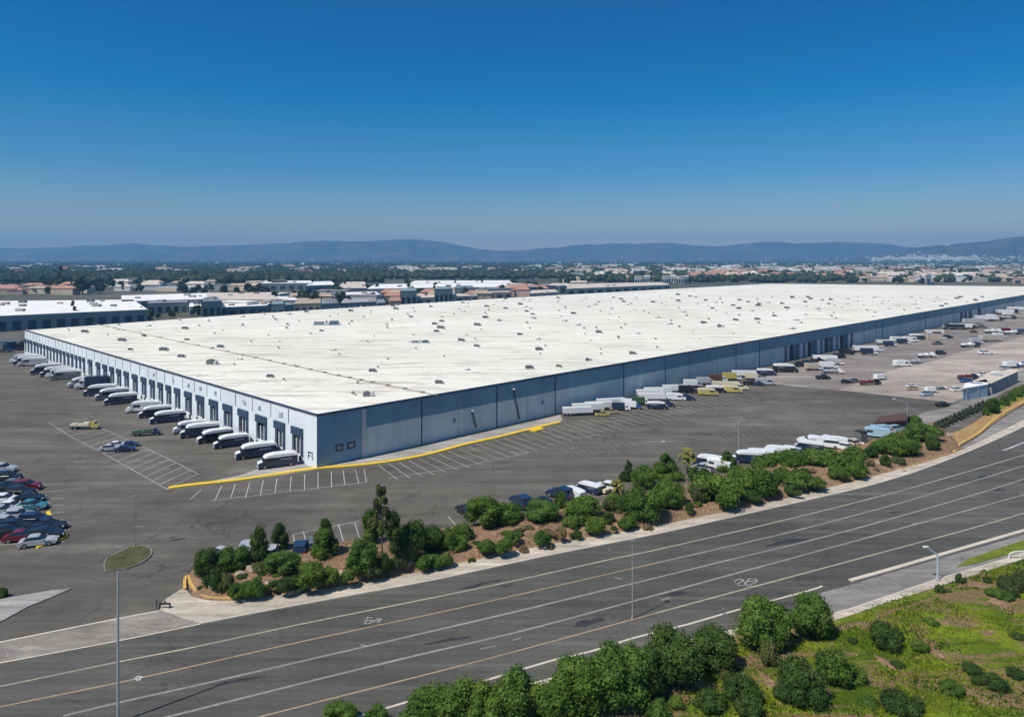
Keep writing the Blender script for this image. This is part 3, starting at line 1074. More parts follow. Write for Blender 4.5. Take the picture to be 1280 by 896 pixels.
# the right dock bay
mb = MB(); frame_box(mb, Z, dirR, outR, dk0, dk1, -2.6, -2.5, 0, 6.2)
mb.build('dock_back', 'dark_opening', wh)
nD = 13
for i in range(nD):
    t = dk0 + (dk1 - dk0) * (i + .5) / nD
    w_ = (dk1 - dk0) / nD
    mb = MB(); frame_box(mb, Z, dirR, outR, t - w_ * .5, t - w_ * (.2 if i % 3 else .0), -2.4, .08, 0, 6.15)
    mb.build('dock_pier', ('paint_light_blue', 'pale_panel', 'wall_slate')[i % 3], wh)
    mb = MB(); frame_box(mb, Z, dirR, outR, t - w_ * .05, t + w_ * .25, -2.45, -2.0, 0, 5.2)
    mb.build('dock_door', ('door_steel', 'metal_grey')[i % 2], wh)
for a, b in ((1200, 1203.5), (1205.5, 1208), (1211, 1214.5), (1222, 1226)):
    mb = MB(); frame_box(mb, Z, dirR, outR, tR(a), tR(b), 0, .1, 0, 6.3)
    mb.build('dock_door', 'navy_trim', wh)
    mb = MB(); frame_box(mb, Z, dirR, outR, tR(b) + .2, tR(b) + 2.6, 0, .08, 0, 6.2)
    mb.build('door_leaf', 'pale_panel', wh)
# two small dark windows and downpipes with lamps near the corner
for a, b in ((419.5, 429), (434, 444)):
    mb = MB(); frame_box(mb, Z, dirR, outR, tR(a), tR(b), .0, .06, 2.5, 3.9)
    f_ = mb.build('window', 'navy_trim', wh)
    mb = MB(); frame_box(mb, Z, dirR, outR, tR(a) + .35, tR(b) - .35, .06, .08, 2.8, 3.6)
    mb.build('pane', 'metal_grey', f_)
for xa, za, xb, zb in ((589, 5.3, 594, 1.2), (641, 8.6, 648, 1.0)):
    a_ = dirR * tR(xa) + outR * .35; b_ = dirR * tR(xb) + outR * .35
    mb = MB(); mb.cyl((a_.x, a_.y, za), (b_.x, b_.y, zb), .17, .2, 6)
    mb.cyl((a_.x, a_.y, za), (a_.x - outR.x * .35, a_.y - outR.y * .35, za + .1), .1, .1, 6)
    mb.build('downpipe', 'navy_trim', wh)
    mb = MB(); mb.box(-.3, .3, -.3, .3, -.12, .12); mb.build('wall_lamp', 'lamp_glass', wh, loc=(a_.x, a_.y, za + .15))
# painted diagonal stain and small notices on the panels
for px in (966, 568, 678):
    t = tR(px)
    mb = MB(); frame_box(mb, Z, dirR, outR, t - .35, t + .35, .0, .05, 3.3, 4.4)
    mb.build('vent_grille', 'wall_slate', wh)
# remaining walls
mb = MB()
loop = [C2, far3, far2, far1, CL]
for a, b in zip(loop, loop[1:]):
    m2 = wall_strip(a, b, -.05, HB - .02, .4)
    mb.add(m2.v, m2.f)
mb.build('rear_wall', 'blue_wall', wh)
# roof sheet, set inside a coping
inset = [rel(p) for p in foot]
cen = sum(inset, Vector()) / len(inset)
mb = MB(); mb.prism([(p.x, p.y, 0) for p in inset], HB - .35, HB - .02)
rf = mb.build('roof', 'white_membrane', wh)
mb = MB()
frame_box(mb, Z, dirL, outL, -.1, LL, -.25, .12, HB - .02, HB + .28)
frame_box(mb, Z, dirR, outR, -.1, LRR, -.25, .12, HB - .02, HB + .28)
mb.build('coping', 'navy_trim', rf)
mb = MB()
frame_box(mb, Z, dirL, outL, .26, LL, -.6, -.25, HB - .02, HB + .26)
frame_box(mb, Z, dirR, outR, .26, LRR, -.6, -.25, HB - .02, HB + .26)
mb.build('parapet_flashing', 'roof_white', rf)
# expansion joint across the roof
jl = [rel(T(x, y)) for x, y in ((121, 405.5), (150, 411.5), (235, 429.5), (300, 443), (360, 456), (420, 469), (470, 479), (546, 494.5))]
for p in jl: p.z = 0
mb = strip(jl, .4, HB - .02, HB + .16)
mb.build('expansion_joint', 'vent_tan', rf)
for t in np.linspace(.03, .97, 24):
    k = t * (len(jl) - 1); i = int(k); p = jl[i].lerp(jl[i + 1], k - i)
    mb = MB(); mb.box(-.5, .5, -.25, .25, 0, .32); mb.build('joint_clamp', 'unit_dark', rf, loc=(p.x, p.y, HB))
for px_ in (700, 860):      # soft membrane ridges following the falls
    pass

# ------------------------------------------------------------------ roof plant
def make_vent(kind):
    if kind == 0:
        r = empty('roof_vent')
        MB().box(-.45, .45, -.45, .45, 0, .35).build('vent_curb', 'roof_white', r)
        MB().cyl((0, 0, .35), (0, 0, .65), .28, .28, 10).build('vent_stack', 'duct_tin', r)
        MB().cyl((0, 0, .62), (0, 0, .9), .52, .2, 10).build('vent_hood', 'vent_tan', r)
    elif kind == 1:
        r = empty('roof_unit')
        MB().box(-.9, .9, -.6, .6, .12, .95).build('unit_housing', 'unit_dark', r)
        MB().box(-1.0, 1.0, -.7, .7, 0, .12).build('unit_curb', 'roof_white', r)
        MB().cyl((-.4, 0, .95), (-.4, 0, 1.08), .38, .38, 12).build('fan_ring', 'metal_grey', r)
        MB().box(.9, 1.5, -.3, .3, .2, .7).build('duct', 'duct_tin', r)
    elif kind == 2:
        r = empty('roof_unit')
        MB().box(-1.6, .2, -.8, .8, .15, 1.35).build('unit_housing', 'unit_dark', r)
        MB().box(-1.7, 1.8, -.9, .9, 0, .15).build('unit_curb', 'duct_tin', r)
        MB().box(.25, 1.3, -.55, .55, .15, 1.0).build('duct', 'metal_pale', r)
        MB().cyl((-.7, 0, 1.35), (-.7, 0, 1.55), .5, .5, 12).build('fan_ring', 'metal_grey', r)
        MB().cyl((1.55, 0, .15), (1.55, 0, 1.5), .12, .12, 8).build('flue', 'duct_tin', r)
    elif kind == 3:
        r = empty('skylight_dome')
        MB().box(-.8, .8, -.5, .5, 0, .3).build('dome_curb', 'duct_tin', r)
        vs_, fs_ = [], []
        for j in range(4):
            a = j / 3 * math.pi / 2
            for i in range(10):
                b = i / 10 * 2 * math.pi
                vs_.append((.7 * math.cos(a) * math.cos(b), .42 * math.cos(a) * math.sin(b), .3 + .28 * math.sin(a)))
        for j in range(3):
            for i in range(10):
                fs_.append((j * 10 + i, j * 10 + (i + 1) % 10, (j + 1) * 10 + (i + 1) % 10, (j + 1) * 10 + i))
        MB().add(vs_, fs_).build('dome', 'metal_pale', r, True)
    else:
        r = empty('roof_plant')
        MB().box(-6.2, 6.6, -1.5, 1.5, 0, .25).build('plant_base', 'roof_grey', r)
        MB().box(-5.8, -1.2, -1.1, 1.1, .25, 1.75).build('unit_housing', 'wall_slate', r)
        MB().box(-1.0, 1.8, -1.0, .8, .25, 1.3).build('unit_housing', 'metal_pale', r)
        MB().box(2.0, 6.0, -1.2, 1.2, .25, 2.1).build('unit_housing', 'unit_teal', r)
        MB().cyl((.3, -.1, 1.3), (.3, -.1, 2.2), .55, .4, 12).build('fan_stack', 'unit_dark', r)
        MB().box(6.0, 7.6, -.4, .4, .6, 1.1).build('duct', 'metal_pale', r)
    return r


VP = [make_vent(k) for k in range(5)]
index_kids()
used_v = set()


def put_vent(k, x, y, rz, s, label, group):
    r = VP[k] if k not in used_v else copy_tree(VP[k])
    used_v.add(k)
    p = G(x, y, HB)
    r.location = (p.x, p.y, HB - .02)
    r.rotation_euler = (0, 0, rz)
    r.scale = (s, s, s)
    cat = {0: 'roof vent', 1: 'air conditioner', 2: 'air conditioner', 3: 'skylight', 4: 'roof plant'}[k]
    tag(r, label, cat, group)


put_vent(4, 407.5, 406.3, R(3), .95, 'long dark plant units, the largest block on the left half of the roof', 'plant on the warehouse roof')
put_vent(4, 525, 428.5, R(-4), .5, 'pair of stacked dark plant units near the middle of the white roof', 'plant on the warehouse roof')
BIG = [(266, 455.2, 2, 1.0, 'grey unit with hood beyond the roof seam, nearest the dock edge'), (204, 438.5, 1, 1.2, 'small dark unit between dock edge and roof seam, left of the hooded one'),
       (152, 426.5, 1, 1.2, 'small dark unit near the far left corner of the roof'), (105.5, 415.7, 1, 1.2, 'dark unit close to the far left corner of the roof'),
       (337, 471.5, 1, .8, 'lone grey unit left of the roof seam near the front corner'), (461, 495, 2, .75, 'grey and white unit set right above the front corner pilaster'),
       (275, 434.5, 1, 1.0, 'dark unit just beyond the roof seam, second from the long plant'), (548, 479.5, 1, .9, 'cluster of dark boxes close to the long wall edge'),
       (465, 464.8, 1, .9, 'pale unit with dark hood in the front middle of the roof'), (661, 461, 1, 1.0, 'grey unit above the second wall joint from the middle'),
       (736, 450.8, 2, .6, 'spread grey unit near the long wall edge left of the white trailers'), (790, 443, 1, 1.0, 'dark unit near the long wall edge above the white trailers'),
       (673, 438, 1, 1.1, 'dark unit in the roof middle, above the wall joints'), (748, 416.5, 1, 1.2, 'dark unit in the right middle of the roof'),
       (730, 412, 0, 1.4, 'grey vent just left of the dark unit in the right middle'), (773, 424, 0, 1.6, 'squat tan vent in front of the right middle unit'),
       (901, 409, 2, .9, 'large grey unit standing on the right half of the roof'), (879, 404.5, 1, 1.2, 'wide grey unit left of the large right-half unit'),
       (919, 401, 1, 1.2, 'dark low unit right of the large right-half unit'), (847, 369, 1, 1.6, 'dark unit near the far roof edge left of centre right'),
       (991, 372.5, 2, 1.2, 'wide black unit on the far right part of the roof'), (1039, 375, 2, 1.0, 'wide dark unit right of the black one on the far roof'),
       (545, 415, 1, 1.0, 'dark unit behind the stacked plant units'), (576, 426.5, 1, 1.1, 'dark unit just right of the stacked plant units')]
for x, y, k, s, lab in BIG:
    put_vent(k, x, y, random.uniform(-.3, .3), s, lab, 'plant on the warehouse roof')
# regular field of small vents
roofP = [(p.x, p.y) for p in foot]


def inside(x, y, P):
    c = False
    for i in range(len(P)):
        ax, ay = P[i]; bx, by = P[i - 1]
        if (ay > y) != (by > y) and x < (bx - ax) * (y - ay) / (by - ay) + ax: c = not c
    return c


small = []
for iu in range(60):
    for iv in range(22):
        u = 14 + iu * 15.5; v_ = 12 + iv * 15
        if (iu + iv) % 2: continue
        p = C0 + dirR * (u + random.uniform(-6, 6)) + dirL * (v_ + random.uniform(-5, 5))
        if not inside(p.x + 2, p.y + 2, roofP) or not inside(p.x - 2, p.y - 2, roofP): continue
        px = HX + p.x * F / p.y; py = HY + (H - HB) * F / p.y
        if px > 1278 or py > 500: continue
        if any(abs(px - b[0]) < 9 and abs(py - b[1]) < 3.5 for b in BIG): continue
        small.append((px, py, p.y))
small.sort(key=lambda s: s[2])
for i, (px, py, d) in enumerate(small[:265]):
    k = (0, 0, 0, 3, 0, 1)[i % 6] if d < 420 else (1, 3, 0)[i % 3]
    s = random.uniform(.75, 1.2) * (1.0 if d < 300 else 1.5 if d < 600 else 2.0)
    if k == 1: s *= .8
    put_vent(k, px, py, random.uniform(-.4, .4), s, {0: 'small round-hooded vent on the white warehouse roof', 1: 'small dark boxy unit among the vents of the white warehouse roof', 3: 'low pale skylight dome on the white warehouse roof'}[k],
             {0: 'small hooded vents dotted over the warehouse roof', 1: 'small boxy units dotted over the warehouse roof', 3: 'skylight domes dotted over the warehouse roof'}[k])

# ------------------------------------------------------------------ vehicles
def wheel(parent, x, y, r=.34, w=.22):
    o = MB().cyl((0, -w / 2, 0), (0, w / 2, 0), r, r, 14).build('wheel', 'rubber', parent, loc=(x, y, r))
    MB().cyl((0, -w / 2 - .012, 0), (0, w / 2 + .012, 0), r * .58, r * .58, 10).build('rim', 'wheel_rim', o)


def lamps(parent, xf, xb, hw, z):
    for s in (-1, 1):
        MB().box(-.05, .05, -.17, .17, -.08, .08).build('headlight', 'lamp_glass', parent, loc=(xf, s * hw, z))
        MB().box(-.04, .04, -.15, .15, -.09, .09).build('taillight', 'lamp_red', parent, loc=(xb, s * hw, z + .1))


def car(col, kind='car'):
    r = empty({'car': 'parked_car', 'suv': 'parked_suv', 'pickup': 'pickup_truck'}[kind])
    b = 'paint_' + col
    h = 0 if kind == 'car' else .18
    MB().slab([(-2.25, .3), (-2.3, .62), (-2.2, .88 + h), (-1.75, .96 + h), (.85, .93 + h), (1.75, .84 + h), (2.2, .68 + h * .6), (2.3, .5), (2.25, .3)], .89, .12, .07).build('body', b, r)
    if kind == 'car':
        MB().slab([(-1.7, .93), (-1.15, 1.37), (.1, 1.38), (.95, .9)], .80, .1, .04, .16).build('window_band', 'glass_dark', r)
        MB().slab([(-1.2, 1.35), (-1.05, 1.44), (-.4, 1.47), (0, 1.44), (.2, 1.35)], .68, .1, .05).build('roof', b, r)
    elif kind == 'suv':
        MB().slab([(-2.1, 1.1), (-1.85, 1.62), (.2, 1.63), (1.0, 1.08)], .84, .1, .04, .12).build('window_band', 'glass_dark', r)
        MB().slab([(-1.95, 1.6), (-1.8, 1.7), (-.4, 1.74), (.05, 1.7), (.3, 1.6)], .76, .1, .05).build('roof', b, r)
    else:
        MB().slab([(-.5, 1.1), (-.35, 1.62), (.6, 1.63), (1.3, 1.08)], .82, .1, .04, .12).build('window_band', 'glass_dark', r)
        MB().slab([(-.42, 1.6), (-.3, 1.72), (.4, 1.72), (.65, 1.6)], .74, .1, .05).build('roof', b, r)
        m = MB(); m.box(-2.2, -.6, -.72, .72, 1.12, 1.17); m.build('bed', 'rubber', r)
    for s in (-1, 1):
        wheel(r, 1.4, s * .80); wheel(r, -1.4, s * .80)
        MB().box(-.1, .1, -.07, .07, 0, .12).build('mirror', b, r, loc=(.75, s * .93, .95 + h))
    lamps(r, 2.24, -2.26, .62, .62 + h * .5)
    return r


def van(col, roofcol='white'):
    """walk-in delivery van: dark flanks, domed white roof and white bonnet"""
    r = empty('delivery_van')
    b = 'paint_' + col
    MB().slab([(-3.7, .45), (-3.75, 1.0), (-3.7, 2.15), (2.35, 2.15), (2.75, 1.45), (3.55, 1.3), (3.75, .95), (3.7, .45)], 1.08, .12, .06).build('body', b, r)
    MB().slab([(-3.78, 2.1), (-3.78, 2.35), (-3.4, 2.62), (-1.5, 2.78), (1.0, 2.76), (2.3, 2.52), (2.7, 2.2), (2.6, 2.1)], 1.13, .3, .16).build('roof', 'paint_' + roofcol, r)
    MB().slab([(2.38, 2.12), (2.45, 2.14), (2.9, 1.45), (2.8, 1.42)], .92, .1, .02).build('windscreen', 'glass_dark', r)
    MB().slab([(2.85, 1.36), (3.5, 1.24), (3.74, 1.02), (3.76, 1.08), (3.55, 1.33), (2.85, 1.46)], .86, .1, .03).build('bonnet', 'paint_' + roofcol, r)
    MB().box(3.62, 3.9, -1.05, 1.05, .38, .62).build('bumper', 'metal_pale', r)
    MB().box(3.70, 3.80, -.5, .5, .68, .98).build('grille', 'rubber', r)
    for s in (-1, 1):
        wheel(r, 2.5, s * .98, .42, .26); wheel(r, -2.4, s * .98, .42, .26)
        MB().box(-.06, .06, -.16, .16, -.09, .09).build('headlight', 'lamp_glass', r, loc=(3.76, s * .78, .84))
        MB().box(-.05, .05, -.12, .12, -.18, .18).build('mirror', 'rubber', r, loc=(2.5, s * 1.28, 1.7))
        MB().box(.5, 2.1, -.01, .01, 1.35, 1.95).build('side_window', 'glass_dark', r, loc=(0, s * 1.085, 0))
        MB().box(-2.6, -.4, -.01, .01, 1.55, 1.68).build('side_stripe', 'paint_silver', r, loc=(0, s * 1.085, 0))
    return r


def trailer(col, L=11.0):
    r = empty('box_trailer')
    b = 'paint_' + col
    MB().slab([(-L / 2, 1.15), (-L / 2, 3.0), (-L / 2 + .1, 3.1), (L / 2 - .3, 3.1), (L / 2, 2.85), (L / 2, 1.15)], 1.22, .06, .04).build('box', b, r)
    MB().box(-L / 2 - .02, L / 2 + .02, -1.25, 1.25, 1.02, 1.16).build('floor_rail', 'metal_grey', r)
    MB().box(-L / 2 + .1, L / 2 - .6, -.35, .35, .8, 1.03).build('chassis', 'unit_dark', r)
    m = MB()
    for i in range(9):
        x = -L / 2 + .7 + i * (L - 1.4) / 8
        m.box(x - .03, x + .03, -1.245, 1.245, 1.2, 2.9)
    m.build('side_ribs', 'metal_pale', r)
    for x in (-L / 2 + 1.1, -L / 2 + 2.3):
        for s in (-1, 1): wheel(r, x, s * .98, .48, .42)
    for s in (-1, 1):
        MB().box(-.07, .07, -.07, .07, 0, .95).build('landing_leg', 'unit_dark', r, loc=(L / 2 - 2.4, s * .75, 0))
    MB().box(-L / 2 - .05, -L / 2 - .01, -1.1, 1.1, 1.2, 2.9).build('rear_door', 'paint_silver', r)
    return r


def box_truck(col, cabcol='white', L=5.2):
    r = empty('box_truck')
    MB().slab([(-L + .9, 1.0), (-L + .9, 3.0), (-L + 1.0, 3.1), (.8, 3.1), (.9, 3.0), (.9, 1.0)], 1.15, .07, .04).build('box', 'paint_' + col, r)
    MB().slab([(1.0, .55), (1.0, 2.3), (1.3, 2.42), (1.9, 2.35), (2.35, 1.55), (3.0, 1.4), (3.15, .95), (3.1, .55)], 1.0, .12, .06).build('cab', 'paint_' + cabcol, r)
    MB().slab([(1.95, 2.26), (2.02, 2.28), (2.45, 1.58), (2.38, 1.54)], .86, .1, .02).build('windscreen', 'glass_dark', r)
    MB().box(-L + .9, 3.0, -.45, .45, .6, .98).build('chassis', 'unit_dark', r)
    MB().box(3.05, 3.25, -1.0, 1.0, .45, .75).build('bumper', 'metal_grey', r)
    for s in (-1, 1):
        wheel(r, 2.2, s * .9, .42, .26); wheel(r, -2.4, s * .9, .42, .34)
        MB().box(-.04, .04, -.14, .14, -.08, .08).build('headlight', 'lamp_glass', r, loc=(3.14, s * .7, .98))
        MB().box(-.05, .05, -.1, .1, -.16, .16).build('mirror', 'rubber', r, loc=(1.9, s * 1.16, 1.8))
        MB().box(1.2, 1.85, -.01, .01, 1.5, 2.1).build('side_window', 'glass_dark', r, loc=(0, s * 1.005, 0))
    return r


def flatbed(col, load):
    r = empty('flatbed_truck')
    MB().box(-5.0, 1.6, -1.15, 1.15, .95, 1.12).build('deck', 'unit_dark', r)
    MB().box(-4.9, 3.0, -.4, .4, .6, .95).build('chassis', 'rubber', r)
    MB().slab([(1.8, .55), (1.8, 2.3), (2.1, 2.42), (2.7, 2.35), (3.15, 1.55), (3.8, 1.4), (3.95, .95), (3.9, .55)], 1.05, .12, .06).build('cab', 'paint_' + col, r)
    MB().slab([(2.75, 2.26), (2.82, 2.28), (3.25, 1.58), (3.18, 1.54)], .9, .1, .02).build('windscreen', 'glass_dark', r)
    MB().slab([(-4.6, 1.13), (-4.5, 1.75), (-2.6, 1.95), (-2.4, 1.6), (-1.0, 1.65), (-.8, 2.1), (1.0, 2.0), (1.3, 1.13)], .98, .2, .12).build('load', 'paint_' + load, r)
    for s in (-1, 1):
        wheel(r, 3.0, s * .95, .45, .28)
        for x in (-3.9, -2.8): wheel(r, x, s * .95, .45, .36)
        MB().box(-.04, .04, -.14, .14, -.08, .08).build('headlight', 'lamp_glass', r, loc=(3.96, s * .7, .98))
    return r


def container(col):
    r = empty('shipping_container')
    MB().box(-3.0, 3.0, -1.2, 1.2, .12, 2.6).build('shell', 'paint_' + col, r)
    m = MB()
    for i in range(14): m.box(-2.85 + i * .43, -2.7 + i * .43, -1.23, 1.23, .25, 2.45)
    m.build('corrugation', 'paint_' + col, r)
    for x in (-3.0, 2.85):
        for y in (-1.2, 1.05):
            MB().box(0, .17, 0, .17, 0, 2.68).build('corner_post', 'unit_dark', r, loc=(x, y, 0))
    MB().box(3.0, 3.05, -1.1, 1.1, .2, 2.5).build('door', 'metal_grey', r)
    return r


PROTO = {}
BUILD = {'car': lambda c, c2: car(c), 'suv': lambda c, c2: car(c, 'suv'), 'pickup': lambda c, c2: car(c, 'pickup'), 'van': lambda c, c2: van(c, c2 or 'white'),
         'trailer': lambda c, c2: trailer(c), 'truck': lambda c, c2: box_truck(c, c2 or 'white'), 'flatbed': lambda c, c2: flatbed(c, c2 or 'tan'), 'container': lambda c, c2: container(c)}
CATS = {'car': 'car', 'suv': 'car', 'pickup': 'pickup truck', 'van': 'delivery van', 'trailer': 'box trailer', 'truck': 'box truck', 'flatbed': 'flatbed truck', 'container': 'shipping container'}
WORDS = {'car': 'car', 'suv': 'SUV', 'pickup': 'pickup truck', 'van': 'delivery van', 'trailer': 'box trailer', 'truck': 'box truck', 'flatbed': 'flatbed truck', 'container': 'shipping container'}
QUEUE = []


def put(kind, c, c2, x, y, ang, s, label, group, z=0.0):
    key = (kind, c, c2)
    if key not in PROTO:
        o = BUILD[kind](c, c2)
        PROTO[key] = o
        if True:
            for ch in bpy.data.objects:
                pass
        first = True
    else:
        first = False
    QUEUE.append((key, first, x, y, ang, s, label, group, z))


def flush():
    index_kids()
    made = []
    for key, first, x, y, ang, s, label, group, z in QUEUE:
        o = PROTO[key] if first else copy_tree(PROTO[key])
        o.location = G(x, y) + Vector((0, 0, z))
        o.rotation_euler = (0, 0, R(ang))
        o.scale = (s, s, s)
        tag(o, label, CATS[key[0]], group)
    QUEUE.clear()


def row(items, where, group, z=0.0, from_='left'):
    items = sorted(items, key=lambda t: t[3] if from_ == 'left' else -t[3])
    for i, (k, c, c2, x, y, a, s) in enumerate(items):
        s = s * (.84 if x > 700 and y < 515 else .93)
        cc = c.replace('_', ' ')
        if k == 'van': d = f"{cc} van with {(c2 or 'white').replace('_', ' ')} roof"
        elif k == 'flatbed': d = f"{cc} flatbed truck"
        else: d = f"{cc} {WORDS[k]}"
        put(k, c, c2, x, y, a, s, f"{d}, {nth(i + 1)} {where}", group, z)


rj = random.Random(3)
va = math.degrees(math.atan2(-.44, -.90))
# vans backed up to the docks
DV = [(347, 'navy', 'van'), (320, 'navy', 'van'), (289, 'navy', 'van'), (269, 'black', 'van'), (250, 'navy', 'van'), (238, 'silver', 'van'), (209, 'navy', 'van'), (194, 'black', 'van'), (179, 'white', 'van'), (151, 'navy', 'van'), (140, 'grey', 'van'),
      (125, 'navy', 'van'), (112, 'navy', 'truck'), (104, 'silver', 'van'), (82, 'grey', 'van'), (76, 'white', 'van'), (69, 'navy', 'van'), (58, 'navy', 'van'), (40, 'silver', 'van'), (35, 'navy', 'van'), (30, 'white', 'van')]
for i, (x, c, kd) in enumerate(DV):
    s_v = (1.06 if x > 200 else 1.12 if x > 120 else 1.2) * rj.uniform(.9, 1.08)
    ang = va + rj.uniform(-9, 9)
    hd = Vector((math.cos(R(ang)), math.sin(R(ang)), 0))
    q0 = C0 + hd * (4.3 * s_v + rj.uniform(-.1, 1.6))
    u = (x - HX) / F
    tt = (u * q0.y - q0.x) / (dirL.x - u * dirL.y)
    q0 = q0 + dirL * tt
    put(kd, c, 'white', x, HY + H * F / q0.y, ang, s_v, f"{c} {'delivery van' if kd == 'van' else 'box truck'} with white {'roof' if kd == 'van' else 'cab'}, {nth(i + 1)} from the near corner at the docks", 'delivery vans backed up to the dock doors')
# the small lot in front of the docks
put('flatbed', 'yellow', 'cream', 108, 536, 4, .78, 'yellow and cream flatbed truck in the small striped lot before the docks', 'vehicles in the small striped lot')
put('flatbed', 'navy', 'green', 185, 544, 12, .72, 'dark flatbed truck with green load standing alone behind the striped stalls', 'vehicles in the small striped lot')
row([('car', 'white', None, 147, 559, 18, 1.0), ('car', 'navy', None, 157, 564, 20, 1.0), ('car', 'silver', None, 138, 563, 18, 1.0), ('car', 'navy', None, 163, 558, 16, .9)], 'among the four in the striped stalls', 'vehicles in the small striped lot')
# dark coaches behind the far corner
row([('truck', 'grey', 'navy', 3, 440, 5, 1.3), ('truck', 'navy', 'navy', 14, 438, 5, 1.4), ('truck', 'grey', 'black', 24, 437, 5, 1.4)], 'from the left beyond the far dock corner', 'dark trucks beyond the far corner')
# bottom left car park
LCARS = [('suv', 'silver', 3, 590), ('suv', 'black', 10, 601), ('car', 'grey', 18, 609), ('suv', 'black', 4, 616), ('suv', 'maroon', 33, 612), ('suv', 'black', 26, 620), ('car', 'white', 6, 628), ('car', 'black', 36, 627),
         ('car', 'white', 14, 637), ('car', 'teal', 40, 636), ('car', 'silver', 2, 643), ('car', 'silver', 22, 648), ('suv', 'navy', 44, 655), ('suv', 'silver', 7, 659), ('suv', 'black', 20, 664), ('car', 'black', 62, 661),
         ('car', 'black', 52, 667), ('suv', 'black', 9, 671), ('car', 'maroon', 28, 675), ('suv', 'black', 57, 674), ('car', 'silver', 48, 681)]
for i, (k, c, x, y) in enumerate(sorted(LCARS, key=lambda t: t[3])):
    put(k, c, None, x, y, 8 + rj.uniform(-5, 5) + (8 if y > 665 else 0), 1.05, f"{c} {WORDS[k]}, {nth(i + 1)} from the top in the car park at the left edge", 'cars in the car park at the left edge')
# vehicles along the long blue wall
ROWW = [('trailer', 'white', None, 722, 519, 12, .78), ('trailer', 'white', None, 735, 515.5, 12, .85), ('trailer', 'white', None, 749, 512, 12, .85), ('trailer', 'white', None, 764, 508.5, 14, .9),
        ('pickup', 'yellow', None, 753, 520, 8, .9), ('pickup', 'tan', None, 764, 517, 10, .9),
        ('truck', 'navy', 'white', 778, 513, -8, .8), ('truck', 'white', 'white', 787, 508.5, -14, .85), ('truck', 'white', 'blue', 793, 511, -16, .75),
        ('trailer', 'white', None, 813, 497, 2, .9), ('trailer', 'white', None, 815, 501, 0, .85), ('trailer', 'white', None, 822, 494, 6, .9), ('truck', 'green', 'white', 803, 506, -8, .85),
        ('van', 'navy', 'white', 822, 511, -4, .9), ('pickup', 'navy', None, 834, 508, 0, 1.1), ('trailer', 'white', None, 845, 490.5, 8, .9), ('van', 'white', 'white', 845, 500, -12, .9), ('suv', 'navy', None, 860, 500, -8, 1.1),
        ('truck', 'black', 'black', 861, 491, -4, .9), ('truck', 'white', 'silver', 868, 484, 4, .95), ('van', 'yellow', 'cream', 885, 494, -6, .95), ('van', 'black', 'white', 895, 490.5, -10, .95), ('truck', 'silver', 'silver', 884, 481, 4, .95),
        ('trailer', 'cream', None, 907, 486, -8, .9), ('van', 'yellow', 'cream', 915, 490.5, -12, .95), ('truck', 'brown', 'white', 899, 477.5, 4, 1), ('suv', 'cream', None, 926, 487, -14, 1.2),
        ('truck', 'yellow', 'white', 917, 475.5, 2, 1.0), ('trailer', 'white', None, 930, 471.5, -2, .9), ('pickup', 'black', None, 938, 481, -8, 1.2), ('pickup', 'navy', None, 948, 482, -10, 1.1), ('truck', 'cream', 'tan', 944, 475, -6, .9),
        ('van', 'silver', 'silver', 957, 481, -8, 1.0), ('van', 'navy', 'white', 958, 469, -6, 1.05)]
row([t for t in ROWW if t[3] < 800], 'from the left at the near blue wall', 'vehicles parked along the long blue wall')
row([t for t in ROWW if 800 <= t[3] < 880], 'from the left in the middle wall bunch', 'vehicles parked along the long blue wall')
row([t for t in ROWW if t[3] >= 880], 'from the left in the yellowish bunch', 'vehicles parked along the long blue wall')
ROWD = [('van', 'black', 'white', 982, 465, -6, 1.35), ('suv', 'black', None, 1002, 458, 10, 1.3), ('suv', 'navy', None, 1011, 456, 5, 1.3), ('pickup', 'black', None, 1022, 452, 0, 1.3), ('trailer', 'white', None, 1031, 452, -8, 1.0),
        ('truck', 'beige', 'white', 1019, 463, 6, 1.05), ('truck', 'white', 'white', 1038, 461, 2, 1.05), ('flatbed', 'white', 'silver', 1043, 467, -4, .95), ('pickup', 'black', None, 1029, 474, 5, 1.25), ('truck', 'silver', 'white', 1046, 456, -6, .95),
        ('suv', 'black', None, 1049, 447.5, 0, 1.4), ('truck', 'black', 'black', 1060, 443.5, 0, 1.0), ('trailer', 'white', None, 1082, 440.5, -2, 1.15), ('truck', 'navy', 'white', 1088, 443.5, -2, 1.1), ('pickup', 'grey', None, 1068, 478, 15, 1.0), ('suv', 'black', None, 1058, 479, 5, .9)]
row(ROWD, 'from the left before the open dock bay', 'vehicles before the open dock bay')
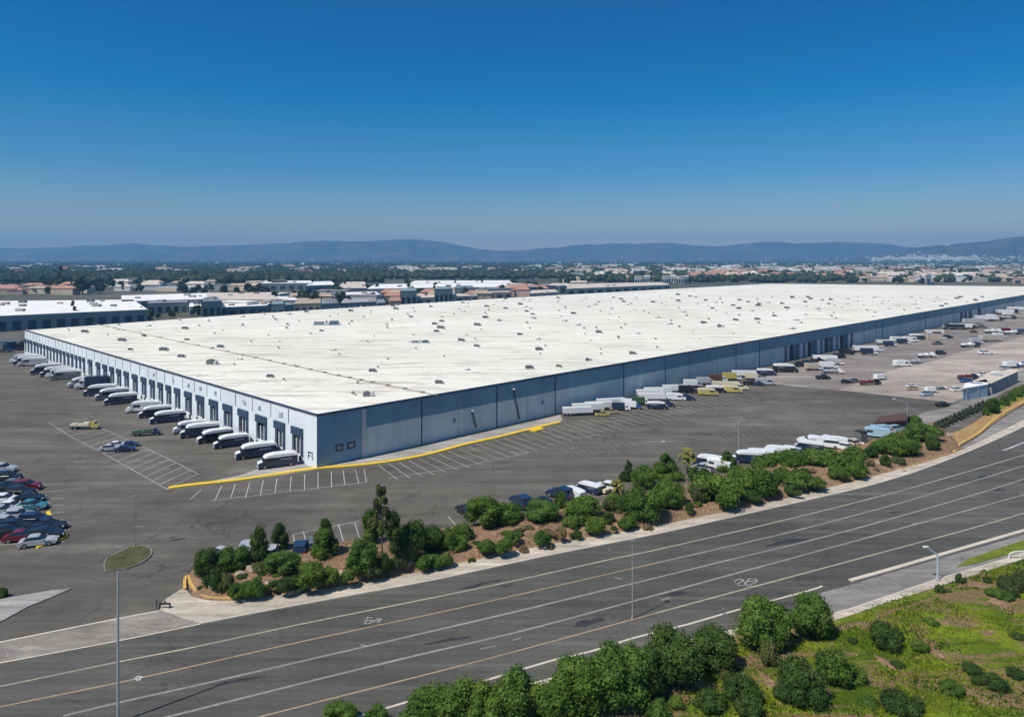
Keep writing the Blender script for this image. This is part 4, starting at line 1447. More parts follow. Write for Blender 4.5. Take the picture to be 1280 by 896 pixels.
ROWY = [('van', 'white', 'white', 1138, 427.5, 0, 1.2), ('suv', 'white', None, 1158, 421.5, 0, 1.3), ('van', 'white', 'white', 1240, 398, 2, 1.3), ('truck', 'white', 'white', 1262, 395, 2, 1.3), ('van', 'white', 'white', 1222, 403, 2, 1.2), ('pickup', 'white', None, 1098, 439, 0, 1.2), ('flatbed', 'black', 'maroon', 1089, 481, 6, .95), ('truck', 'white', 'white', 1102, 475, 20, .8), ('van', 'white', 'white', 1128, 458, 6, 1.1), ('flatbed', 'silver', 'silver', 1144, 454.5, 14, .9), ('flatbed', 'white', 'white', 1160, 447, 10, 1.1),
        ('suv', 'black', None, 1176, 443, 20, 1.3), ('trailer', 'white', None, 1106, 430.5, 6, .9), ('truck', 'navy', 'white', 1114, 433, 4, 1.0), ('truck', 'white', 'white', 1124, 428.5, 6, 1.2), ('truck', 'navy', 'white', 1131, 430, 2, 1.0), ('van', 'navy', 'white', 1147, 424.5, 0, 1.3),
        ('trailer', 'white', None, 1168, 418.5, 2, 1.05), ('truck', 'brown', 'white', 1174, 420, 4, .9), ('suv', 'black', None, 1185, 423, 0, 1.3), ('suv', 'white', None, 1178, 423.5, 0, 1.1), ('container', 'beige', None, 1167, 425, 4, 1.4), ('pickup', 'grey', None, 1172, 431, 8, 1.3),
        ('flatbed', 'navy', 'white', 1214, 434, 10, 1.25), ('truck', 'silver', 'white', 1222, 430, 10, 1.1), ('trailer', 'beige', None, 1238, 427, 12, 1.3), ('truck', 'white', 'white', 1250, 423, 10, 1.1), ('car', 'white', None, 1232, 443, 0, 1.6),
        ('trailer', 'black', None, 1192, 412, -4, 1.25), ('trailer', 'white', None, 1201, 411.5, -2, 1.3), ('van', 'black', 'white', 1212, 411, -2, 1.3), ('trailer', 'silver', None, 1216, 405.5, 6, 1.4), ('trailer', 'white', None, 1232, 401.5, 4, 1.5), ('flatbed', 'black', 'white', 1246, 401, 2, 1.3), ('flatbed', 'black', 'silver', 1262, 399, 2, 1.3),
        ('trailer', 'white', None, 1256, 393, 4, 1.4), ('trailer', 'white', None, 1270, 389.5, 4, 1.5), ('trailer', 'white', None, 1283, 384, 4, 1.6), ('truck', 'navy', 'white', 1270, 392, 3, 1.3),
        ('flatbed', 'white', 'white', 1243, 416.5, 2, 1.3), ('container', 'maroon', None, 1254, 416, 0, 1.25), ('flatbed', 'black', 'white', 1267, 418, 0, 1.2), ('trailer', 'navy', None, 1282, 418, 2, 1.2), ('suv', 'grey', None, 1228, 410.5, 0, 1.4), ('pickup', 'brown', None, 1217, 416, 0, 1.1)]
row([t for t in ROWY if t[4] > 436], 'from the left in the open yard', 'vehicles in the open yard')
row([t for t in ROWY if t[4] <= 436 and t[3] < 1190], 'from the left along the far wall', 'vehicles along the far part of the wall')
row([t for t in ROWY if t[4] <= 436 and t[3] >= 1190 and t[4] < 406], 'from the left at the far wall end', 'vehicles along the far part of the wall')
row([t for t in ROWY if t[4] <= 436 and t[3] >= 1190 and t[4] >= 406], 'from the left in the far yard', 'vehicles in the open yard')
ROWE = [('van', 'white', 'white', 1246, 470, 30, .8), ('suv', 'white', None, 1196, 489, 10, 1.0), ('pickup', 'white', None, 1228, 470, 20, 1.0), ('suv', 'silver', None, 1256, 462, 20, 1.1), ('car', 'white', None, 1140, 484, 0, .95), ('pickup', 'tan', None, 1141, 487.5, 0, .9), ('pickup', 'light_blue', None, 1158, 494.5, 20, 1.1), ('truck', 'white', 'white', 1166, 491, 12, .7), ('flatbed', 'white', 'grey', 1178, 487, 10, .55),
        ('flatbed', 'navy', 'maroon', 1211, 474, 5, .95), ('car', 'blue', None, 1209, 478, 5, 1.2), ('truck', 'white', 'blue', 1266, 460, 10, 1.0), ('flatbed', 'blue', 'white', 1276, 459, 20, 1.0), ('pickup', 'black', None, 1178, 508, 10, 1.0)]
row(ROWE, 'from the left along the near yard edge', 'vehicles at the near edge of the yard')
# parked cars behind the planter
ROWP = [('pickup', 'silver', None, 277, 698, 60, 1.0), ('van', 'silver', 'silver', 308, 697, 100, .8), ('suv', 'silver', None, 340, 694, 100, 1.0), ('suv', 'navy', None, 376, 690, 102, 1.1), ('suv', 'grey', None, 394, 685, 102, 1.0),
        ('suv', 'black', None, 581, 642, 120, 1.0), ('suv', 'navy', None, 651, 632, 118, 1.25), ('car', 'black', None, 675, 631, 170, 1.0), ('suv', 'navy', None, 700, 622, 135, 1.25), ('van', 'white', 'white', 716, 622, 128, .72),
        ('van', 'navy', 'white', 735, 615, 140, .7), ('car', 'cream', None, 747, 614, 140, 1.0), ('suv', 'white', None, 757, 612, 150, 1.0)]
row(ROWP, 'from the left behind the shrub bed', 'cars in the stalls behind the shrub bed')
ROWQ = [('van', 'navy', 'white', 886, 583, 150, .9), ('van', 'white', 'white', 897, 586, 140, .8), ('pickup', 'silver', None, 878, 589, 140, 1.0), ('van', 'navy', 'white', 936, 578, 170, .95), ('van', 'black', 'white', 948, 575, 165, .9), ('suv', 'white', None, 957, 571, 160, 1.2), ('van', 'white', 'white', 970, 569, 158, .8),
        ('suv', 'white', None, 981, 568, 150, 1.2), ('suv', 'silver', None, 990, 568, 145, 1.0)]
row(ROWQ, 'from the left behind the thick shrubs', 'white and dark vehicles behind the shrubs')
ROWR = [('van', 'navy', 'white', 1011, 563, 150, .85), ('suv', 'white', None, 1012, 554, 140, 1.2), ('van', 'white', 'white', 1022, 557, 160, .8), ('suv', 'white', None, 1029, 553, 130, 1.1), ('suv', 'white', None, 1035, 559, 150, 1.2), ('van', 'white', 'white', 1044, 556, 150, .75), ('suv', 'white', None, 1050, 561, 140, 1.0),
        ('suv', 'beige', None, 1062, 556, 110, 1.0), ('pickup', 'white', None, 1068, 556, 160, .9)]
row(ROWR, 'from the left in the tight white bunch', 'white vehicles bunched behind the shrubs')
row([('van', 'light_blue', 'light_blue', 1094, 546, 150, .9), ('truck', 'light_blue', 'white', 1106, 543, 10, .8), ('suv', 'light_blue', None, 1120, 540, 20, 1.2)], 'of three beside the brown shed', 'pale blue vehicles by the brown shed')
flush()

# kerb pieces at the left car park
kb = strip(smooth_px([(60, 640), (66, 652), (76, 664), (82, 671), (66, 678), (46, 685)], 4), .5, 0, .2).build('painted_kerb', 'kerb_yellow')
tag(kb, 'yellow kerb wrapped round the end of the left car park', 'kerb')


# ------------------------------------------------------------------ poles, sheds, small objects
def pole(x, yb, ytop, r=.09, mat='metal_pale', name='light_pole', label='', head=None, arm=None):
    p = G(x, yb)
    hgt = (yb - ytop) * p.y / F
    o = empty(name, p)
    MB().cyl((0, 0, 0), (0, 0, hgt), r, r * .62, 10).build('pole', mat, o)
    MB().cyl((0, 0, 0), (0, 0, .35), r * 2.4, r * 2.0, 10).build('base', 'apron_concrete', o)
    if arm:
        ax, az = arm
        MB().cyl((0, 0, hgt - .1), (ax, 0, hgt + az), r * .5, r * .4, 8).build('arm', mat, o)
        MB().slab([(ax - .35, hgt + az - .08), (ax - .3, hgt + az + .1), (ax + .3, hgt + az + .08), (ax + .35, hgt + az - .05)], .14, .05, .03).build('lamp_head', 'lamp_glass', o)
    if head:
        MB().box(-.26, .26, -.14, .14, hgt - .04, hgt + .10).build('lamp_head', head, o)
    tag(o, label, 'light pole')


pole(147.5, 903, 714, .13, 'metal_pale', label='tall pale pole at the bottom left, in front of the driveway')
pole(790.5, 773, 676, .06, 'metal_pale', label='slim pale pole standing in the middle of the wide road', head='metal_grey')
pole(168.5, 682, 620, .06, 'metal_grey', label='thin grey pole on the oval traffic island', head='metal_grey')
pole(1172, 726, 692, .16, 'pole_blue', label='short pale blue lamp post with an arm beside the slip lane', arm=(-1.5, .9))
pole(716, 606, 560, .05, 'metal_grey', label='thin grey lot pole behind the navy and white cars', head='metal_pale')
pole(777.5, 592, 541, .05, 'metal_grey', label='thin grey lot pole left of the pointed dark tree')
pole(923, 574, 528, .06, 'metal_pale', label='thin pale lot pole left of the white vehicle group', head='metal_pale')
pole(1134, 533, 503, .10, 'metal_pale', label='pale lot pole with arm at the brown shed', arm=(-3.2, .9))
pole(829, 592, 552, .06, 'metal_grey', label='lot pole with a white lamp head above the dark tree', head='lamp_glass')
pole(1238, 517, 497, .07, 'metal_grey', label='short grey pole left of the tall bush by the access road')
pole(1089, 477, 457, .06, 'metal_grey', label='thin mast at the dark red flatbed in the yard')
pole(1175, 548, 538, .05, 'metal_grey', label='small post among the hedge by the tan path')

# brown roofed shed and pale boxes behind the shrubs
sh = empty('shed', G(1112, 541))
def px_rel(o, x, y, z):
    p = G(x, y, z); return (p.x - o.location.x, p.y - o.location.y)
MB().prism([px_rel(sh, *q, 2.6) for q in ((1091, 529), (1133, 525.5), (1136, 516), (1101, 520.5))], 2.5, 2.75).build('roof', 'roof_brown', sh)
MB().prism([px_rel(sh, *q, 2.6) for q in ((1093, 528), (1131, 525), (1134, 517.5), (1102, 521.5))], 0, 2.5).build('wall', 'roof_brown', sh)
tag(sh, 'low brown shed with a dark roof at the lot edge beside shrubs', 'shed')
o = empty('storage_box', G(1076, 556), R(20))
MB().box(-.9, .9, -.9, .9, 0, 3.0).build('shell', 'unit_dark', o); MB().box(-.95, .95, -.95, .95, 3.0, 3.15).build('lid', 'rubber', o)
tag(o, 'tall black box standing between the white vehicles and the shed', 'box')

# two long pale roofed loading sheds on the right
for i, (rp, hh, lab) in enumerate(((((1203.5, 486), (1235.5, 480.5), (1233, 474.5), (1206, 479.5)), 3.6, 'smaller pale roofed shed with a steel blue end wall by the lane'),
                                   (((1216, 477), (1240, 479), (1273, 464.5), (1263, 461.5), (1236, 466.5)), 3.6, 'larger pale roofed shed with a dark side wall by the lane'))):
    c = G(1230, 485)
    o = empty('loading_shed', c)
    pts = [px_rel(o, x, y, hh) for x, y in rp]
    cx = sum(p[0] for p in pts) / len(pts); cy = sum(p[1] for p in pts) / len(pts)
    MB().prism([(cx + (p[0] - cx) * .96, cy + (p[1] - cy) * .94) for p in pts], 0, hh - .1).build('wall', 'shed_blue' if i == 0 else 'wall_grey', o)
    rr = MB().prism(pts, hh - .1, hh + .15).build('roof', 'roof_white' if i == 0 else 'roof_beige', o)
    MB().box(cx - 1.5, cx + 1.5, cy - 1, cy + 1, hh + .15, hh + .5).build('roof_hatch', 'metal_pale', rr)
    for k in range(4):
        a = Vector((*pts[0], 0)) if i == 0 else Vector((*pts[1], 0)); b = Vector((*pts[1], 0)) if i == 0 else Vector((*pts[2], 0))
        q = a.lerp(b, .15 + k * .22); q2 = a.lerp(b, .25 + k * .22)
        if k % 2 == 0: MB().cyl((q.x, q.y, 0), (q.x, q.y, hh - .1), .1, .1, 6).build('column', 'wall_grey', o)
    tag(o, lab, 'shed')

# pipework at the driveway corner
o = empty('backflow_valve', G(206, 761))
for x in (-.6, .6): MB().cyl((x, 0, 0), (x, 0, .7), .09, .09, 8).build('riser', 'rubber', o)
MB().cyl((-.6, 0, .65), (.6, 0, .65), .13, .13, 8).build('pipe', 'rubber', o)
MB().cyl((-1.0, .1, 0), (-1.0, .1, 1.1), .06, .06, 6).build('post', 'rubber', o)
MB().cyl((0, 0, .65), (0, 0, .95), .1, .16, 8).build('handwheel', 'unit_dark', o)
tag(o, 'small black pipe valve beside the driveway corner of the sidewalk', 'pipe valve')
# white rail at the right edge
o = empty('guard_rail', G(1272, 699))
m = MB()
pts = [(-1.2, 0, .1), (-1.1, 0, .8), (-.5, 0, 1.05), (.8, .1, 1.1), (2.2, .3, 1.0), (2.4, .3, .2)]
for a, b in zip(pts, pts[1:]): m.cyl(a, b, .09, .09, 8)
m.build('rail', 'wall_white', o)
MB().cyl((.4, .05, 0), (.4, .05, 1.05), .07, .07, 8).build('post', 'wall_white', o)
tag(o, 'white bent tube rail beside the sidewalk at the right edge', 'rail')
# marker posts along the near kerb
for i, (x, y, lab) in enumerate(((904, 768, 'thin dark marker post on the kerb beside the twin round trees'), (1202, 699, 'small marker post on the verge right of the blue lamp post'))):
    o = empty('marker_post', G(x, y))
    MB().cyl((0, 0, 0), (0, 0, .9), .05, .04, 6).build('stake', 'unit_dark', o); MB().box(-.07, .07, -.02, .02, .6, .85).build('plate', 'lamp_glass', o)
    tag(o, lab, 'post')


# ------------------------------------------------------------------ vegetation
def crown_arrays(shape, nleaf, size, seed, nlobe=26, core=.8):
    rng = np.random.default_rng(seed)
    # lobes spread over a shape of radius 1
    cs, rs = [], []
    for i in range(nlobe):
        th = rng.uniform(0, 2 * math.pi)
        if shape == 'round':
            zz = rng.uniform(-.75, 1.0); rad = math.sqrt(max(0, 1 - (zz * .92) ** 2)) * .62
            c = (rad * math.cos(th), rad * math.sin(th), .95 + zz * .66); r = rng.uniform(.30, .46)
        elif shape == 'shrub':
            zz = rng.uniform(0, 1.0); rad = math.sqrt(max(0, 1 - zz * zz)) * .66
            c = (rad * math.cos(th), rad * math.sin(th), .30 + zz * .55); r = rng.uniform(.28, .42)
        elif shape == 'column':
            zz = rng.uniform(0, 1); rad = (math.sin(math.pi * min(1, zz * .80 + .22)) ** .6) * .50
            c = (rad * math.cos(th), rad * math.sin(th), .4 + zz * 2.1); r = rng.uniform(.40, .56) * (1 - .35 * zz)
        elif shape == 'cone':
            zz = rng.uniform(0, 1) ** 1.2; rad = (1 - zz) * .72 + .04
            c = (rad * math.cos(th), rad * math.sin(th), .35 + zz * 1.95); r = rng.uniform(.34, .48) * (1 - .55 * zz)
        elif shape == 'pine':
            zz = rng.uniform(0, 1); rad = rng.uniform(.2, .9) * (math.sin(math.pi * min(1, .25 + zz * .75)) * .75 + .05)
            c = (rad * math.cos(th), rad * math.sin(th), 1.9 + zz * 2.15); r = rng.uniform(.15, .26) * (1 - .3 * zz)
        cs.append(c); rs.append(r)
    cs = np.array(cs); rs = np.array(rs)
    cs[:, :2] *= 1 + rng.normal(scale=.14, size=(nlobe, 1)); rs = rs * rng.uniform(.78, 1.15, nlobe)
    n = nleaf
    li = rng.choice(nlobe, n, p=rs ** 2 / (rs ** 2).sum())
    u = rng.normal(size=(n, 3)); u /= np.linalg.norm(u, axis=1)[:, None]
    rad = rs[li] * np.where(rng.uniform(size=n) < .07, rng.uniform(1.08, 1.42, n), rng.uniform(.70, 1.12, n))
    rad *= 1 + .12 * np.sin(u[:, 0] * 9 + li) * np.sin(u[:, 2] * 8 + li * 2)
    p = cs[li] + u * rad[:, None]
    # drop leaves buried deep in other lobes
    d = np.linalg.norm(p[:, None, :] - cs[None], axis=2) / rs[None]
    ok = (d < .62).sum(1) == 0
    ok &= p[:, 2] > .04
    p, u = p[ok], u[ok]
    n = len(p)
    nr = u + rng.normal(scale=.55, size=(n, 3)); nr /= np.linalg.norm(nr, axis=1)[:, None]
    a = np.cross(nr, rng.normal(size=(n, 3))); a /= np.linalg.norm(a, axis=1)[:, None]
    b = np.cross(nr, a)
    s = size * rng.uniform(.6, 1.35, n)[:, None]
    q = np.stack([p - a * s, p - b * s * .55, p + a * s, p + b * s * .55], 1).reshape(-1, 3)
    return q, n, cs, rs


def ico(c, r, sub=1, rng=None, jit=.0):
    t = (1 + 5 ** .5) / 2
    v = [(-1, t, 0), (1, t, 0), (-1, -t, 0), (1, -t, 0), (0, -1, t), (0, 1, t), (0, -1, -t), (0, 1, -t), (t, 0, -1), (t, 0, 1), (-t, 0, -1), (-t, 0, 1)]
    f = [(0, 11, 5), (0, 5, 1), (0, 1, 7), (0, 7, 10), (0, 10, 11), (1, 5, 9), (5, 11, 4), (11, 10, 2), (10, 7, 6), (7, 1, 8), (3, 9, 4), (3, 4, 2), (3, 2, 6), (3, 6, 8), (3, 8, 9), (4, 9, 5), (2, 4, 11), (6, 2, 10), (8, 6, 7), (9, 8, 1)]
    L = math.sqrt(1 + t * t)
    out = []
    for p in v:
        k = r / L * (1 + (rng.uniform(-jit, jit) if rng is not None else 0))
        out.append((c[0] + p[0] * k, c[1] + p[1] * k, c[2] + p[2] * k))
    return out, f


def crown_mesh(name, shape, nleaf, size, seed, mat, nlobe=26):
    q, n, cs, rs = crown_arrays(shape, nleaf, size, seed, nlobe)
    v = q.tolist()
    f = [(4 * i, 4 * i + 1, 4 * i + 2, 4 * i + 3) for i in range(n)]
    for c, r in zip(cs, rs):
        vv, ff = ico(c, r * .80)
        o = len(v)
        v += vv; f += [tuple(i + o for i in t) for t in ff]
    me = bpy.data.meshes.new(name)
    me.from_pydata(v, [], f)
    me.materials.append(M[mat])
    me.update()
    return me


def trunk_mesh(name, h, r, seed, mat='bark', limbs=5):
    rng = random.Random(seed)
    m = MB()
    m.cyl((0, 0, -.1), (.03, .02, h * .5), r, r * .8, 8)
    m.cyl((.03, .02, h * .5), (-.02, .03, h), r * .8, r * .35, 8)
    for i in range(limbs):
        a = 2 * math.pi * i / limbs + rng.uniform(-.4, .4)
        z = h * rng.uniform(.35, .7)
        m.cyl((.02, .02, z), (.5 * math.cos(a), .5 * math.sin(a), z + h * .35), r * .5, r * .2, 6)
    me = bpy.data.meshes.new(name)
    me.from_pydata(m.v, [], m.f)
    me.materials.append(M[mat])
    return me


CR, TR = {}, {}
for sh_, sizes in {'round': (9000, .052, 30), 'shrub': (5200, .062, 22), 'column': (8000, .062, 30), 'cone': (7500, .062, 30), 'pine': (3600, .075, 30)}.items():
    for mt in (('leaf_mid', 'leaf_dark') if sh_ != 'pine' else ('leaf_olive',)):
        for v_ in range(3 if sh_ in ('round', 'shrub') else 2):
            CR[(sh_, mt, v_)] = crown_mesh('crown', sh_, sizes[0], sizes[1], hash((len(sh_), len(mt), v_)) % 9999 + 5 * v_, mt, sizes[2])
for v_ in range(2):
    CR[('shrub', 'leaf_olive', v_)] = crown_mesh('crown', 'shrub', 4200, .065, 70 + v_, 'leaf_olive', 20)
    CR[('shrub', 'leaf_dry', v_)] = crown_mesh('crown', 'shrub', 2600, .07, 80 + v_, 'leaf_dry', 16)
    CR[('column', 'leaf_hedge', v_)] = crown_mesh('crown', 'column', 5000, .07, 90 + v_, 'leaf_hedge', 24)
for k, hh in {'round': 1.2, 'shrub': .6, 'column': 1.6, 'cone': 1.6, 'pine': 4.0}.items():
    TR[k] = trunk_mesh('trunk', hh, .07 if k != 'pine' else .06, len(k))
SHH = {'round': 1.98, 'shrub': 1.15, 'column': 2.85, 'cone': 2.55, 'pine': 4.2}
rv = random.Random(21)


def plant(x, yt, yb, w, shape, mat, name, label, cat, group=None, hfun=None):
    g0 = G(x, yb)
    rpx = w / 2 * 1.02
    r0 = rpx * g0.y / F
    slope = (yb - HY) / g0.y            # px per metre of depth
    yc = yb - slope * r0 * .62
    p = G(x, yc)
    base = hfun(p.x, p.y) if hfun else 0.0
    if base > .02:
        p = G(x, yc, base)
    r = rpx * p.y / F
    ht = max(.55 * r, (yc - yt) * p.y / F - .12 * r)
    vs_ = [k[2] for k in CR if k[0] == shape and k[1] == mat]
    me = CR[(shape, mat, rv.choice(vs_))]
    o = empty(name, (p.x, p.y, base - .04), rv.uniform(0, 6.28))
    s = r / (1.0 if shape != 'pine' else .95)
    kx_ = rv.uniform(.93, 1.08)
    o.scale = (s * kx_, s / kx_, ht / SHH[shape])
    o.rotation_euler = (rv.uniform(-.05, .05), rv.uniform(-.05, .05), rv.uniform(0, 6.28))
    c = bpy.data.objects.new('crown', me); COL.objects.link(c); c.parent = o
    t = bpy.data.objects.new('trunk', TR[shape]); COL.objects.link(t); t.parent = o
    tag(o, label, cat, group)
    return o


P_ = 'round'
BED = [  # x, top, bottom, width, shape, mat
    (256, 683, 724, 31, 'round', 'leaf_dark'), (291, 679, 716, 40, 'round', 'leaf_mid'), (324, 656, 706, 26, 'column', 'leaf_dark'), (350, 650, 690, 24, 'column', 'leaf_dark'), (406, 642, 698, 34, 'cone', 'leaf_mid'),
    (353, 686, 722, 44, 'round', 'leaf_mid'), (386, 699, 738, 38, 'round', 'leaf_mid'), (412, 707, 731, 26, 'shrub', 'leaf_mid'), (450, 672, 722, 42, 'round', 'leaf_mid'), (436, 711, 728, 20, 'shrub', 'leaf_mid'),
    (462, 632, 682, 28, 'column', 'leaf_mid'), (492, 634, 694, 24, 'column', 'leaf_dark'), (515, 646, 706, 36, 'round', 'leaf_dark'), (541, 655, 692, 32, 'round', 'leaf_dark'), (560, 660, 690, 24, 'shrub', 'leaf_mid'), (577, 653, 677, 32, 'shrub', 'leaf_mid'),
    (268, 708, 738, 26, 'shrub', 'leaf_dark'), (283, 716, 741, 20, 'shrub', 'leaf_olive'), (297, 727, 749, 24, 'shrub', 'leaf_mid'), (318, 722, 748, 28, 'shrub', 'leaf_mid'), (353, 719, 740, 30, 'shrub', 'leaf_dark'),
    (325, 700, 717, 20, 'shrub', 'leaf_olive'), (370, 718, 736, 22, 'shrub', 'leaf_dark'), (403, 716, 732, 20, 'shrub', 'leaf_mid'), (466, 703, 722, 20, 'shrub', 'leaf_olive'),
    (536, 691, 714, 32, 'shrub', 'leaf_mid'), (557, 690, 708, 20, 'shrub', 'leaf_mid'), (571, 667, 691, 30, 'shrub', 'leaf_mid'), (589, 696, 703, 10, 'shrub', 'leaf_dark'), (607, 673, 691, 26, 'shrub', 'leaf_mid'), (630, 672, 691, 26, 'shrub', 'leaf_mid'), (641, 663, 679, 20, 'shrub', 'leaf_mid'),
    (604, 616, 664, 46, 'round', 'leaf_mid'), (634, 626, 658, 38, 'round', 'leaf_mid'), (676, 624, 653, 46, 'round', 'leaf_mid'), (731, 618, 653, 52, 'round', 'leaf_mid'), (717, 643, 661, 26, 'shrub', 'leaf_mid'), (744, 643, 666, 26, 'shrub', 'leaf_mid'), (759, 639, 656, 20, 'shrub', 'leaf_dark'), (677, 662, 682, 22, 'shrub', 'leaf_mid'),
    (702, 661, 675, 14, 'shrub', 'leaf_dry'), (770, 614, 638, 28, 'round', 'leaf_mid'), (804, 604, 653, 48, 'round', 'leaf_mid'), (790, 608, 650, 30, 'round', 'leaf_dark'), (836, 596, 638, 40, 'round', 'leaf_mid'), (833, 562, 602, 36, 'cone', 'leaf_mid'), (806, 580, 612, 36, 'round', 'leaf_mid'), (785, 572, 602, 18, 'cone', 'leaf_dark'), (784, 644, 660, 26, 'shrub', 'leaf_mid'),
    (700, 612, 640, 16, 'shrub', 'leaf_mid'), (655, 640, 652, 18, 'shrub', 'leaf_olive'), (720, 660, 674, 14, 'shrub', 'leaf_dark'), (768, 656, 663, 9, 'shrub', 'leaf_dark'), (688, 678, 688, 10, 'shrub', 'leaf_dry'), (655, 680, 692, 14, 'shrub', 'leaf_dry'), (810, 655, 664, 16, 'shrub', 'leaf_dry'),
    (909, 560, 590, 26, 'cone', 'leaf_mid'), (874, 580, 603, 28, 'round', 'leaf_dark'), (896, 590, 633, 60, 'shrub', 'leaf_mid'), (880, 596, 622, 34, 'shrub', 'leaf_mid'), (925, 580, 605, 36, 'shrub', 'leaf_mid'), (947, 582, 622, 52, 'shrub', 'leaf_mid'), (939, 611, 627, 26, 'shrub', 'leaf_dark'), (966, 606, 620, 20, 'shrub', 'leaf_olive'),
    (955, 566, 588, 34, 'shrub', 'leaf_mid'), (985, 560, 585, 52, 'shrub', 'leaf_mid'), (1000, 586, 613, 44, 'shrub', 'leaf_mid'), (976, 582, 606, 28, 'shrub', 'leaf_mid'), (1020, 594, 612, 32, 'shrub', 'leaf_mid'), (991, 605, 619, 22, 'shrub', 'leaf_dark'), (1005, 583, 596, 18, 'shrub', 'leaf_dark'),
    (1030, 558, 585, 50, 'shrub', 'leaf_mid'), (1046, 580, 599, 28, 'shrub', 'leaf_mid'), (1069, 574, 596, 26, 'shrub', 'leaf_mid'), (1067, 556, 580, 36, 'shrub', 'leaf_mid'), (1087, 556, 573, 18, 'shrub', 'leaf_dark'), (1107, 567, 583, 15, 'shrub', 'leaf_dark'), (1122, 569, 580, 18, 'shrub', 'leaf_olive'),
    (1108, 546, 568, 38, 'shrub', 'leaf_mid'), (1127, 539, 570, 42, 'round', 'leaf_mid'), (1152, 526, 553, 38, 'round', 'leaf_mid'), (1166, 544, 562, 17, 'shrub', 'leaf_dark'), (1142, 518, 532, 22, 'shrub', 'leaf_mid'), (1086, 572, 583, 16, 'shrub', 'leaf_dry'), (862, 627, 640, 11, 'shrub', 'leaf_dark'),
    (871, 605, 630, 18, 'shrub', 'leaf_olive'), (762, 620, 640, 18, 'shrub', 'leaf_olive'), (480, 690, 716, 26, 'shrub', 'leaf_dark'), (500, 690, 712, 20, 'shrub', 'leaf_olive'),
]
BED.sort(key=lambda t: t[0])
cnt = {}
kindname = {'round': ('round_tree', 'bushy round tree', 'tree'), 'column': ('columnar_tree', 'slim upright tree', 'tree'), 'cone': ('cone_tree', 'cone shaped tree', 'tree'), 'shrub': ('shrub', 'shrub', 'shrub')}
tone = {'leaf_mid': 'green', 'leaf_dark': 'dark green', 'leaf_olive': 'olive green', 'leaf_dry': 'brownish dry'}
for x, yt, yb, w, s, m_ in BED:
    nm, wds, cat = kindname[s]
    key = (s, m_)
    cnt[key] = cnt.get(key, 0) + 1
    plant(x, yt, yb, w, s, m_, nm, f"{tone[m_]} {wds}, {nth(cnt[key])} such from the left in the roadside bed", cat, 'trees and shrubs in the roadside bed', h_pl)
plant(478, 596, 719, 34, 'pine', 'leaf_olive', 'pine_tree', 'tall thin pine with a bare dark trunk rising above the shrub bed', 'tree', None, h_pl)
rb = random.Random(77)
small_i = 0
for x in range(250, 1160, 9):           # low ground-cover tufts between the shrubs
    t_lo = float(np.interp(x, [240, 292, 340, 400, 480, 560, 654, 710, 804, 860, 951, 1045, 1120, 1156], [745, 748, 742, 733, 721, 704, 684, 673, 657, 646, 627, 604, 585, 574])) - 2
    for _ in range(2):
        y = t_lo - rb.uniform(0, 26 if x > 560 else 34)
        if rb.random() < .45: continue
        w = rb.uniform(7, 14)
        small_i += 1
        plant(x + rb.uniform(-4, 4), y - w * .5, y, w, 'shrub', rb.choice(('leaf_mid', 'leaf_olive', 'leaf_dry', 'leaf_dry', 'leaf_dark')), 'low_shrub', 'low knee-high tuft growing on the soil of the roadside bed', 'shrub', 'low tufts on the bare soil of the bed', h_pl)

# hedge along the lane
for i in range(13):
    t = i / 12
    x = 1168 + (1229 - 1168) * t; y = 541 - (541 - 511) * t
    plant(x, y - 15 + 3 * t, y, 7.4, 'column', 'leaf_hedge', 'hedge_shrub', f"grey-green clipped shrub, {nth(i + 1)} from the left in the hedge by the lane", 'shrub', 'clipped hedge shrubs by the lane', None)
plant(1241, 494, 518, 18, 'round', 'leaf_dark', 'round_tree', 'dense dark bush at the right end of the clipped hedge', 'tree')
for x, yt, yb, w, lab in ((1256, 494, 508, 11, 'first small green shrub right of the dense dark bush'), (1264, 489, 502, 10, 'second small green shrub right of the dense dark bush'), (1272, 483, 497, 11, 'third small green shrub right of the dense dark bush'),
                          (1281, 480, 493, 11, 'small green shrub cut by the right edge above the access road'), (1232, 508, 520, 8, 'small shrub tucked left of the dense dark bush')):
    plant(x, yt, yb, w, 'shrub', 'leaf_mid', 'shrub', lab, 'shrub')
plant(2, 733, 749, 14, 'shrub', 'leaf_mid', 'shrub', 'lone green shrub at the left edge by the driveway verge', 'shrub')

# near trees at the bottom
NEARB = [(424, 876, 910, 40, 'leaf_mid'), (468, 880, 915, 34, 'leaf_mid'), (524, 858, 930, 62, 'leaf_mid'), (566, 843, 922, 64, 'leaf_mid'), (606, 850, 925, 56, 'leaf_mid'), (646, 832, 918, 60, 'leaf_mid'), (690, 836, 912, 60, 'leaf_mid'),
         (722, 815, 900, 66, 'leaf_mid'), (775, 796, 892, 76, 'leaf_mid'), (812, 806, 882, 50, 'leaf_dark'), (845, 776, 866, 70, 'leaf_dark'), (893, 781, 846, 60, 'leaf_dark'), (955, 742, 822, 62, 'leaf_mid'), (1014, 739, 805, 52, 'leaf_mid')]
for i, (x, yt, yb, w, m_) in enumerate(NEARB):
    lab = {12: 'large round tree, left one of the pair by the slip lane', 13: 'large round tree, right one of the pair by the slip lane'}.get(i, f"leafy round tree, {nth(i + 1)} from the left in the row along the bottom edge")
    plant(x, yt, yb, w, 'round', m_, 'round_tree', lab, 'tree', 'round trees along the near side of the road', h_hill)
